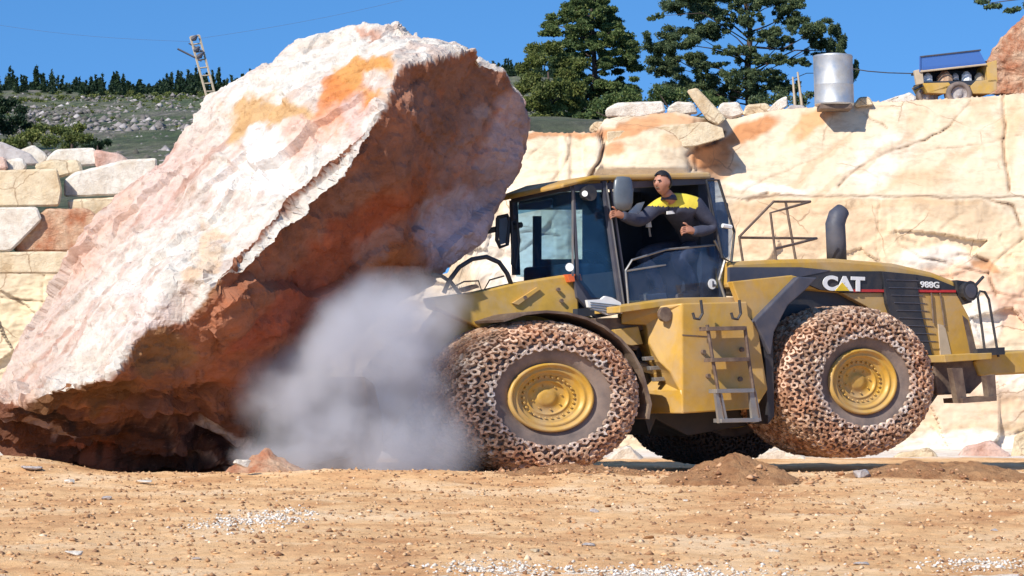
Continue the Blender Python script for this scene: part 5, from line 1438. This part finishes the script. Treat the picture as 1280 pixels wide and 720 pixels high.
# thin posts and the slack wire
for (lab, a_, b_) in (('left one of the two thin pale posts beside the tank', (994, 136), (991, 96)), ('right one of the two thin pale posts beside the tank', (1003, 137), (997, 90))):
    mb = MB(); mb.tube([P(a_[0], a_[1], 59), P(b_[0], b_[1], 59)], [.04, .025], 6)
    tag(mk('timber_post', mb, M['wood']), lab, 'post', 'thin posts beside the tank')
mb = MB(); mb.tube([P(1066, 86, 59.5), P(1085, 89, 59.4), P(1110, 91, 59.3), P(1144, 92, 59.2)], .014, 5)
tag(mk('power_cable', mb, M['black']), 'thin dark cable stretched from the tank to the yellow trailer', 'cable')
# yellow open-sided service trailer under a blue net
DJ = 58.6
K_ = Frame(P(1199, 117, DJ), R(8))
jr = empty('service_trailer', P(1199, 122, DJ), 'old yellow open sided service trailer under a blue net on the cliff top', 'trailer')
def jp(name, poly, v, th, mat, parent=None, bevel=.01): return mk(name, prism_px(K_, poly, v, th), mat, parent or jr, bevel=bevel)
jb = jp('body_panel', [(1153, 104), (1186, 103), (1190, 108), (1200, 104), (1214, 107), (1220, 101), (1246, 99), (1246, 112), (1238, 117), (1216, 117), (1213, 108), (1200, 103), (1187, 108), (1182, 117), (1160, 116)], 0, .9, M['yellow_dirty'])
jp('corner_post', [(1233, 79), (1246, 75), (1247, 102), (1235, 103)], 0, .9, M['yellow_dirty'])
jp('corner_post', [(1143, 88), (1153, 86), (1155, 104), (1146, 106)], .0, .12, M['wood'])
jp('inner_panel', [(1153, 84), (1234, 76), (1234, 106), (1153, 108)], -.75, .05, M['interior'])
jp('floor_panel', [(1153, 102), (1234, 100), (1234, 106), (1153, 108)], -.02, .75, M['interior'])
mk('roof_rail', line_px(K_, [(1150, 89.5), (1233, 80.5)], .02, .025, 6), M['wood'], jr)
mk('roof_rail', line_px(K_, [(1150, 71), (1150, 90)], .02, .02, 6), M['net'], jr)
jp('canopy_net', [(1150, 71), (1224, 63), (1233, 80), (1150, 88)], -.0, .012, M['net'], bevel=0)
mk('canopy_edge', line_px(K_, [(1150, 71), (1226, 62.5)], .01, .02, 6), M['dkblue'], jr)
jp('roof_panel', [(1151, 86), (1234, 77.5), (1234, 81), (1151, 89.5)], -.02, .8, M['black'])
for (x, y_, r_, c) in ((1160, 97, .11, 'whitep'), (1181, 99, .2, 'redrock'), (1194, 96, .09, 'greyrock'), (1208, 96, .13, 'whitep'), (1224, 97, .12, 'wood')):
    c_ = K_.hit(x, y_, -.3)
    mk('engine_part', MB().tube([c_ - Vector((0, 0, r_)), c_ + Vector((0, 0, r_ * .3)), c_ + Vector((0, 0, r_))], [r_ * 1.1, r_, r_ * .4], 9), M[c], jr)
def trwheel(px, py, v, r_):
    c = K_.hit(px, py, v)
    mb = MB(); fn = lambda r, an, vv: c + K_.U * (r * math.cos(an) * 1.1) + K_.V * vv + Vector((0, 0, r * math.sin(an)))
    mb.lathe([(0, .0), (r_ * .25, .01), (r_ * .3, -.03), (r_ * .58, -.02), (r_ * .6, .02)], fn, 28); w_ = mk('wheel', mb, M['greyrock'], jr, smooth=True)
    mb = MB(); mb.lathe([(r_ * .58, -.04), (r_ * .65, .04), (r_ * .9, .05), (r_, .01), (r_, -.2), (r_ * .6, -.22)], fn, 32); mk('tyre', mb, M['rubber'], w_, smooth=True)
trwheel(1199, 117, .05, .30)
trwheel(1160, 120, -.3, .24)

# lattice mast on the hill behind the boulder
DM = 90.0
mroot = empty('lattice_mast', P(272, 135, DM), 'slender pale lattice mast leaning left above the boulder edge', 'mast')
mb = MB(); n = 9
La = [P(262 + (238 - 262) * i / n, 134 + (46 - 134) * i / n, DM) for i in range(n + 1)]
Lb = [P(273 + (249 - 273) * i / n, 134 + (44 - 134) * i / n, DM + .15) for i in range(n + 1)]
mb.tube(La, .045, 5); mb.tube(Lb, .045, 5)
for i in range(n + 1):
    mb.tube([La[i], Lb[i]], .03, 5)
mk('ladder_frame', mb, M['wood'], mroot)
mb = MB(); mb.tube([P(222, 61, DM), P(240, 70, DM), P(252, 76, DM)], .04, 5); mb.tube([P(236, 54, DM), P(256, 66, DM)], .03, 5); mk('crossarm', mb, M['dkblue'], mroot)
for (x, y_) in ((243, 48), (246, 62), (250, 70)):
    c = P(x, y_, DM); mk('insulator', MB().tube([c - Vector((.12, 0, .05)), c, c + Vector((.1, 0, .12))], [.06, .11, .04], 8), M['dkblue'], mroot)
for i, (a_, b_, s_) in enumerate((((238, 52), (-60, 22), 6), ((250, 48), (560, -14), 5))):
    pts = [P(a_[0] + (b_[0] - a_[0]) * t / 10, a_[1] + (b_[1] - a_[1]) * t / 10 + s_ * math.sin(math.pi * t / 10), DM) for t in range(11)]
    mb = MB(); mb.tube(pts, .005, 4)
    tag(mk('power_cable', mb, M['dkblue']), ['faint thin cable running left from the lattice mast across the sky', 'faint thin cable running right from the lattice mast over the boulder'][i], 'cable')

# ------------------------------------------------------------------ soil heaps, loose stones, gravel
def heap(name, label, px, py, w_px, h_px, d, mat, seed, wy=.8):
    c = P(px, py, d); c.z = gz1(c.x, c.y) - .03
    w_ = w_px * d / F / 2; h_ = h_px * d / F
    nr, na = 60, 150; V = []
    rr_ = np.linspace(0, 1, nr)
    for r_ in rr_:
        for k in range(na):
            an = 2 * math.pi * k / na; V.append((r_ * math.cos(an), r_ * math.sin(an)))
    V = np.array(V); p3 = np.stack([V[:, 0] * w_, V[:, 1] * wy, V[:, 0] * 0 + seed], 1)
    rd = np.hypot(V[:, 0], V[:, 1]) + .18 * fbm(p3 * 2.5, 3, seed)
    hgt = h_ * np.clip(1 - rd, 0, 1) ** .8 * (1 + .5 * fbm(p3 * 3, 4, seed + 2)) + .045 * fbm(p3 * 9, 5, seed + 3, .65) * sstep(1.0, .8, rd)
    gzz = ground_z(c.x + p3[:, 0], c.y + p3[:, 1]); W = np.stack([c.x + p3[:, 0], c.y + p3[:, 1], gzz - .025 * sstep(.7, 1, rd) - .004 + hgt], 1)
    Fh = np.array([(i * na + k, i * na + (k + 1) % na, (i + 1) * na + (k + 1) % na, (i + 1) * na + k) for i in range(nr - 1) for k in range(na)])
    o = mk(name, (W, Fh), mat); tag(o, label, 'soil heap', 'heaps of red soil'); return o
heap('soil_heap', 'dark red soil heap in front of the gap between the loader wheels', 914, 619, 185, 32, 29.6, M['soil'], 5, .9)
heap('soil_heap', 'low long red soil heap at the right, below the rear bumper', 1170, 606, 280, 20, 30.6, M['soil'], 9, .7)
heap('soil_heap', 'flat red soil streak in front of the front tyre', 720, 604, 240, 9, 31.0, M['soil'], 13, .5)
heap('soil_heap', 'reddish heap of crumbled rock at the foot of the boulder, in the dust', 335, 600, 110, 26, 32.0, M['redrock'], 17, .6)

def small_rock(px, py, r_px, mat, label, name='loose_stone', seed=0, flat=.6, group='loose stones on the dirt'):
    # depth where the ground is seen at this pixel
    r = ray(px, py); best = None
    for dd in np.arange(15, 34, .05):
        q = Vector((0, 0, CAMZ)) + r * (dd / r.y)
        if q.z <= gz1(q.x, q.y): best = dd; break
    d = best or 31
    c = P(px, py, d); s = r_px * d / F
    rnd = random.Random(seed)
    pts = [c + Vector((rnd.uniform(-1, 1) * s, rnd.uniform(-.8, .8) * s, rnd.uniform(-.1, 1) * s * flat)) for _ in range(14)]
    return rock(name, label, 'stone', pts, mat, s * .12, 1.2 / s, seed, max(.03, s * .35), group)
for i, (x, y_, r_, mt, lab, fl) in enumerate([
    (92, 695, 12, 'white', 'small white stone in the lower left dirt', .6), (132, 625, 10, 'greyrock', 'small grey stone below the foot of the boulder', .5),
    (245, 700, 8, 'greyrock', 'small grey stone in the lower left, right of the white one', .5), (180, 605, 11, 'white', 'pale chip under the dark foot of the boulder, middle', .5), (90, 604, 11, 'white', 'pale chip under the dark foot of the boulder, nearer the left edge', .5),
    (38, 588, 16, 'greyrock', 'flat grey stone leaning under the left tip of the boulder', .4), (1078, 597, 13, 'greyrock', 'dark stone on the long soil heap at the right', .8), (742, 641, 8, 'greyrock', 'dark pebble in the dirt left of the round soil heap', .7), (760, 634, 5, 'soil', 'tiny brown pebble nearest the round soil heap', .7),
    (810, 674, 8, 'soil', 'brown clod in the dirt below the round soil heap', .6), (968, 690, 8, 'white', 'small pale stone low in the dirt near the bottom edge', .5), (668, 690, 9, 'cream', 'cream stone in the dirt below the front tyre', .5), (1240, 664, 8, 'greyrock', 'grey stone in the dirt at the far right', .5),
    (735, 682, 9, 'greyrock', 'grey flat stone left of the brown clod', .4), (1075, 706, 12, 'greyrock', 'flat dark stone at the bottom edge on the pale strip', .3), (858, 627, 5, 'white', 'tiny pale stone at the left rim of the round soil heap', .6),
    (302, 584, 12, 'white', 'white chip beside the foot of the boulder at the edge of the dust', .9)]):
    small_rock(x, y_, r_, M[mt], lab, seed=400 + i, flat=fl)

def stones(name, label, n, fn, mat, smin, smax, seed):
    r_ = np.random.default_rng(seed)
    C = fn(r_, n); n = len(C)
    base_ = np.array([(1, 0, 0), (-1, 0, 0), (0, 1, 0), (0, -1, 0), (0, 0, 1), (0, 0, -.6)], float)
    base_ = np.concatenate([base_]);
    fcs = np.array([(0, 2, 4), (2, 1, 4), (1, 3, 4), (3, 0, 4), (2, 0, 5), (1, 2, 5), (3, 1, 5), (0, 3, 5)])
    s = smin + (smax - smin) * r_.random(n) ** 4
    sh = r_.uniform(.6, 1.25, (n, 6, 3)); an = r_.uniform(0, 6.28, n); ca, sa = np.cos(an), np.sin(an)
    B = base_[None] * sh * s[:, None, None] * np.array([1.2, .9, .7]) + r_.normal(0, .15, (n, 6, 3)) * s[:, None, None]
    Bx = B[:, :, 0] * ca[:, None] - B[:, :, 1] * sa[:, None]; By = B[:, :, 0] * sa[:, None] + B[:, :, 1] * ca[:, None]
    V = np.stack([Bx, By, B[:, :, 2]], 2) + C[:, None, :]
    Fs = (fcs[None] + (np.arange(n) * 6)[:, None, None]).reshape(-1, 3)
    o = mk(name, (V.reshape(-1, 3), Fs), mat); tag(o, label, 'gravel', kind='stuff'); return o
def m_gravel(name, stops):
    m, nt, b, out = mat_new(name); g_ = nt.nodes.new('ShaderNodeNewGeometry'); r_ = ramp(nt, g_.outputs['Random Per Island'], stops)
    nt.links.new(r_.outputs[0], b.inputs['Base Color']); b.inputs['Roughness'].default_value = .9; return m
def spread(r_, n):
    y = 16 + 16.5 * r_.random(n) ** .9; x = r_.uniform(-1, 1, n) * (y * .235 + .3)
    return np.stack([x, y, ground_z(x, y) + .004], 1)
stones('gravel', 'mixed brown and cream gravel scattered over the dirt', 17000, spread, m_gravel('brown_gravel', [(0, (.20, .10, .05)), (.45, (.42, .23, .11)), (.9, (.60, .38, .20)), (1, (.70, .54, .38))]), .005, .040, 5)
def slope_spread(r_, n):
    pxx = r_.uniform(-120, 345, n); d_ = r_.uniform(165, 395, n); z_ = np.interp(d_, [58, 90, 150, 230, 400], [sl(345), sl(270), sl(212), sl(165), sl(118)]) * d_ + CAMZ
    return np.stack([(pxx - 640) * d_ / F, d_, z_], 1)
def on_heap(r_, n):
    k = r_.integers(0, 3, n); cxs = np.array([P(914, 618, 29.6).x, P(1170, 606, 30.6).x, P(720, 604, 31).x])[k]; cys = np.array([29.6, 30.6, 31.0])[k]; wx_ = np.array([.42, .65, .6])[k]; hh_ = np.array([.30, .13, .05])[k]
    x = cxs + r_.normal(0, 1, n) * wx_; y = cys + r_.normal(0, .35, n); rr_ = np.hypot((x - cxs) / (wx_ * 2.2), (y - cys) / .9)
    return np.stack([x, y, ground_z(x, y) + hh_ * np.clip(1 - rr_, 0, 1) ** .8 + .01], 1)
stones('clods', 'crumbly brown clods lying over and around the soil heaps', 900, on_heap, m_gravel('soil_clods', [(0, (.18, .08, .04)), (.5, (.38, .19, .09)), (1, (.55, .33, .18))]), .012, .06, 91)
stones('scree', 'pale and dark stones strewn over the grey hillside', 5500, slope_spread, m_gravel('hill_scree', [(0, (.07, .065, .05)), (.5, (.17, .15, .14)), (.9, (.28, .25, .24)), (1, (.5, .46, .44))]), .10, .75, 8)
def patch(cx, cy, wx_, wy_):
    def fn(r_, n):
        x = cx + r_.normal(0, wx_, n); y = cy + r_.normal(0, wy_, n); return np.stack([x, y, ground_z(x, y) + .006], 1)
    return fn
mg = m_gravel('white_chippings', [(0, (.45, .38, .30)), (.5, (.62, .56, .48)), (1, (.78, .74, .69))])
def gpt(px, py):
    r = ray(px, py)
    for dd in np.arange(14, 34, .05):
        q = Vector((0, 0, CAMZ)) + r * (dd / r.y)
        if q.z <= gz1(q.x, q.y): return q
    return P(px, py, 30)
for i, (x, y_, a, b_, n, lab) in enumerate(((285, 654, .16, .42, 330, 'left half of the white chippings spilled on the dirt below the boulder'), (352, 648, .17, .42, 380, 'right half of the white chippings spilled on the dirt below the boulder'), (620, 714, .2, .2, 420, 'white chippings at the bottom edge below the front tyre'),
        (830, 716, .35, .15, 700, 'long strip of white chippings at the bottom edge below the soil heap'), (1240, 706, .25, .2, 350, 'white chippings in the bottom right corner'))):
    q = gpt(x, y_); stones('chippings', lab, n * 2, patch(q.x, q.y, a * 1.2, b_ * 1.5), mg, .004, .028, 60 + i)

GR = 'pale rubble at the foot of the cliff'
for i, (poly, lab, mt) in enumerate([
    ([(752, 585), (776, 560), (786, 557), (812, 584)], 'white pointed rock seen between the front tyre and the dark far wheel', 'white'),
    ([(930, 584), (950, 566), (985, 560), (1010, 575), (1015, 586)], 'white rock showing left of the raised rear tyre', 'white'),
    ([(1010, 586), (1030, 574), (1075, 570), (1100, 586)], 'low white rock under the raised rear tyre', 'white'),
    ([(1105, 586), (1125, 568), (1160, 562), (1178, 578), (1180, 587)], 'pale rock right of the raised rear tyre', 'cream'),
    ([(1190, 586), (1205, 560), (1240, 552), (1262, 570), (1266, 587)], 'pinkish rock under the rear bumper', 'pinkrock'),
    ([(1262, 586), (1270, 545), (1300, 530), (1340, 560), (1345, 588)], 'cream rock at the right picture edge under the rear bumper', 'cream')]):
    rock('broken_rock', lab, 'rock', slab_pts([(x, min(y_, 582)) for x, y_ in poly], 46.5 + i * .5, 1.2), M[mt], .08, 1.5, 700 + i, .1, GR)
# ------------------------------------------------------------------ dust cloud
c_lo = Vector((-4.6, 30.9, -.1)); c_hi = Vector((-.0, 33.9, 2.9))
mb = MB(); mb.box((c_lo + c_hi) / 2, ((c_hi.x - c_lo.x) / 2, 0, 0), (0, (c_hi.y - c_lo.y) / 2, 0), (0, 0, (c_hi.z - c_lo.z) / 2))
m = bpy.data.materials.new('pale_dust'); m.use_nodes = True; nt = m.node_tree; nt.nodes.clear()
out = nt.nodes.new('ShaderNodeOutputMaterial'); pv_ = nt.nodes.new('ShaderNodeVolumePrincipled')
pv_.inputs['Color'].default_value = (.80, .81, .86, 1); pv_.inputs['Anisotropy'].default_value = .1
geo = nt.nodes.new('ShaderNodeNewGeometry')
warp = nt.nodes.new('ShaderNodeTexNoise'); warp.inputs['Scale'].default_value = 1.1; warp.inputs['Detail'].default_value = 3; nt.links.new(geo.outputs['Position'], warp.inputs['Vector'])
va = nt.nodes.new('ShaderNodeVectorMath'); va.operation = 'MULTIPLY_ADD'; nt.links.new(warp.outputs['Color'], va.inputs[0]); va.inputs[1].default_value = (.9, .9, .9); nt.links.new(geo.outputs['Position'], va.inputs[2])
vb2 = nt.nodes.new('ShaderNodeVectorMath'); vb2.operation = 'SUBTRACT'; nt.links.new(va.outputs[0], vb2.inputs[0]); vb2.inputs[1].default_value = (.45, .45, .45)
puffs = [(420, 550, 32.4, 1.1), (385, 570, 32.2, .9), (470, 500, 32.7, 1.1), (500, 440, 33.0, 1.0), (530, 400, 33.1, .8), (515, 560, 32.6, 1.0), (460, 575, 32.2, .9), (350, 500, 32.9, .7), (335, 570, 32.3, .6), (430, 430, 33.1, .85), (520, 500, 32.6, .7),
         (480, 395, 33.2, .75), (385, 465, 33.2, .8), (535, 425, 33.0, .55), (425, 480, 33, .9), (440, 420, 32.4, .75), (410, 455, 32.3, .7), (480, 400, 32.4, .65), (375, 500, 32.2, .7), (455, 405, 32.0, .75), (495, 400, 32.0, .65), (430, 440, 31.9, .8), (480, 440, 31.9, .7)]
acc = None
for (x, y_, d, r_) in puffs:
    c = P(x, y_, d)
    ds = nt.nodes.new('ShaderNodeVectorMath'); ds.operation = 'DISTANCE'; nt.links.new(vb2.outputs[0], ds.inputs[0]); ds.inputs[1].default_value = tuple(c)
    mr_ = nt.nodes.new('ShaderNodeMapRange'); mr_.interpolation_type = 'SMOOTHSTEP'; mr_.inputs['From Min'].default_value = r_; mr_.inputs['From Max'].default_value = 0.0; nt.links.new(ds.outputs['Value'], mr_.inputs['Value'])
    if acc is None: acc = mr_.outputs[0]
    else:
        a2 = nt.nodes.new('ShaderNodeMath'); a2.operation = 'MAXIMUM'; nt.links.new(acc, a2.inputs[0]); nt.links.new(mr_.outputs[0], a2.inputs[1]); acc = a2.outputs[0]
nz = nt.nodes.new('ShaderNodeTexNoise'); nz.inputs['Scale'].default_value = 1.5; nz.inputs['Detail'].default_value = 7; nz.inputs['Roughness'].default_value = .6; nz.inputs['Distortion'].default_value = .8; nt.links.new(geo.outputs['Position'], nz.inputs['Vector'])
nr_ = nt.nodes.new('ShaderNodeMapRange'); nr_.inputs['From Min'].default_value = .40; nr_.inputs['From Max'].default_value = .62; nr_.inputs['To Min'].default_value = .30; nt.links.new(nz.outputs[0], nr_.inputs['Value'])
ml = nt.nodes.new('ShaderNodeMath'); ml.operation = 'MULTIPLY'; nt.links.new(acc, ml.inputs[0]); nt.links.new(nr_.outputs[0], ml.inputs[1])
m3 = nt.nodes.new('ShaderNodeMath'); m3.operation = 'MULTIPLY'; nt.links.new(ml.outputs[0], m3.inputs[0]); m3.inputs[1].default_value = 4.0
nt.links.new(m3.outputs[0], pv_.inputs['Density']); nt.links.new(pv_.outputs[0], out.inputs['Volume'])
du = mk('dust_cloud', mb, m); tag(du, 'grey blue dust billowing between the boulder and the front tyre', 'dust', kind='stuff')
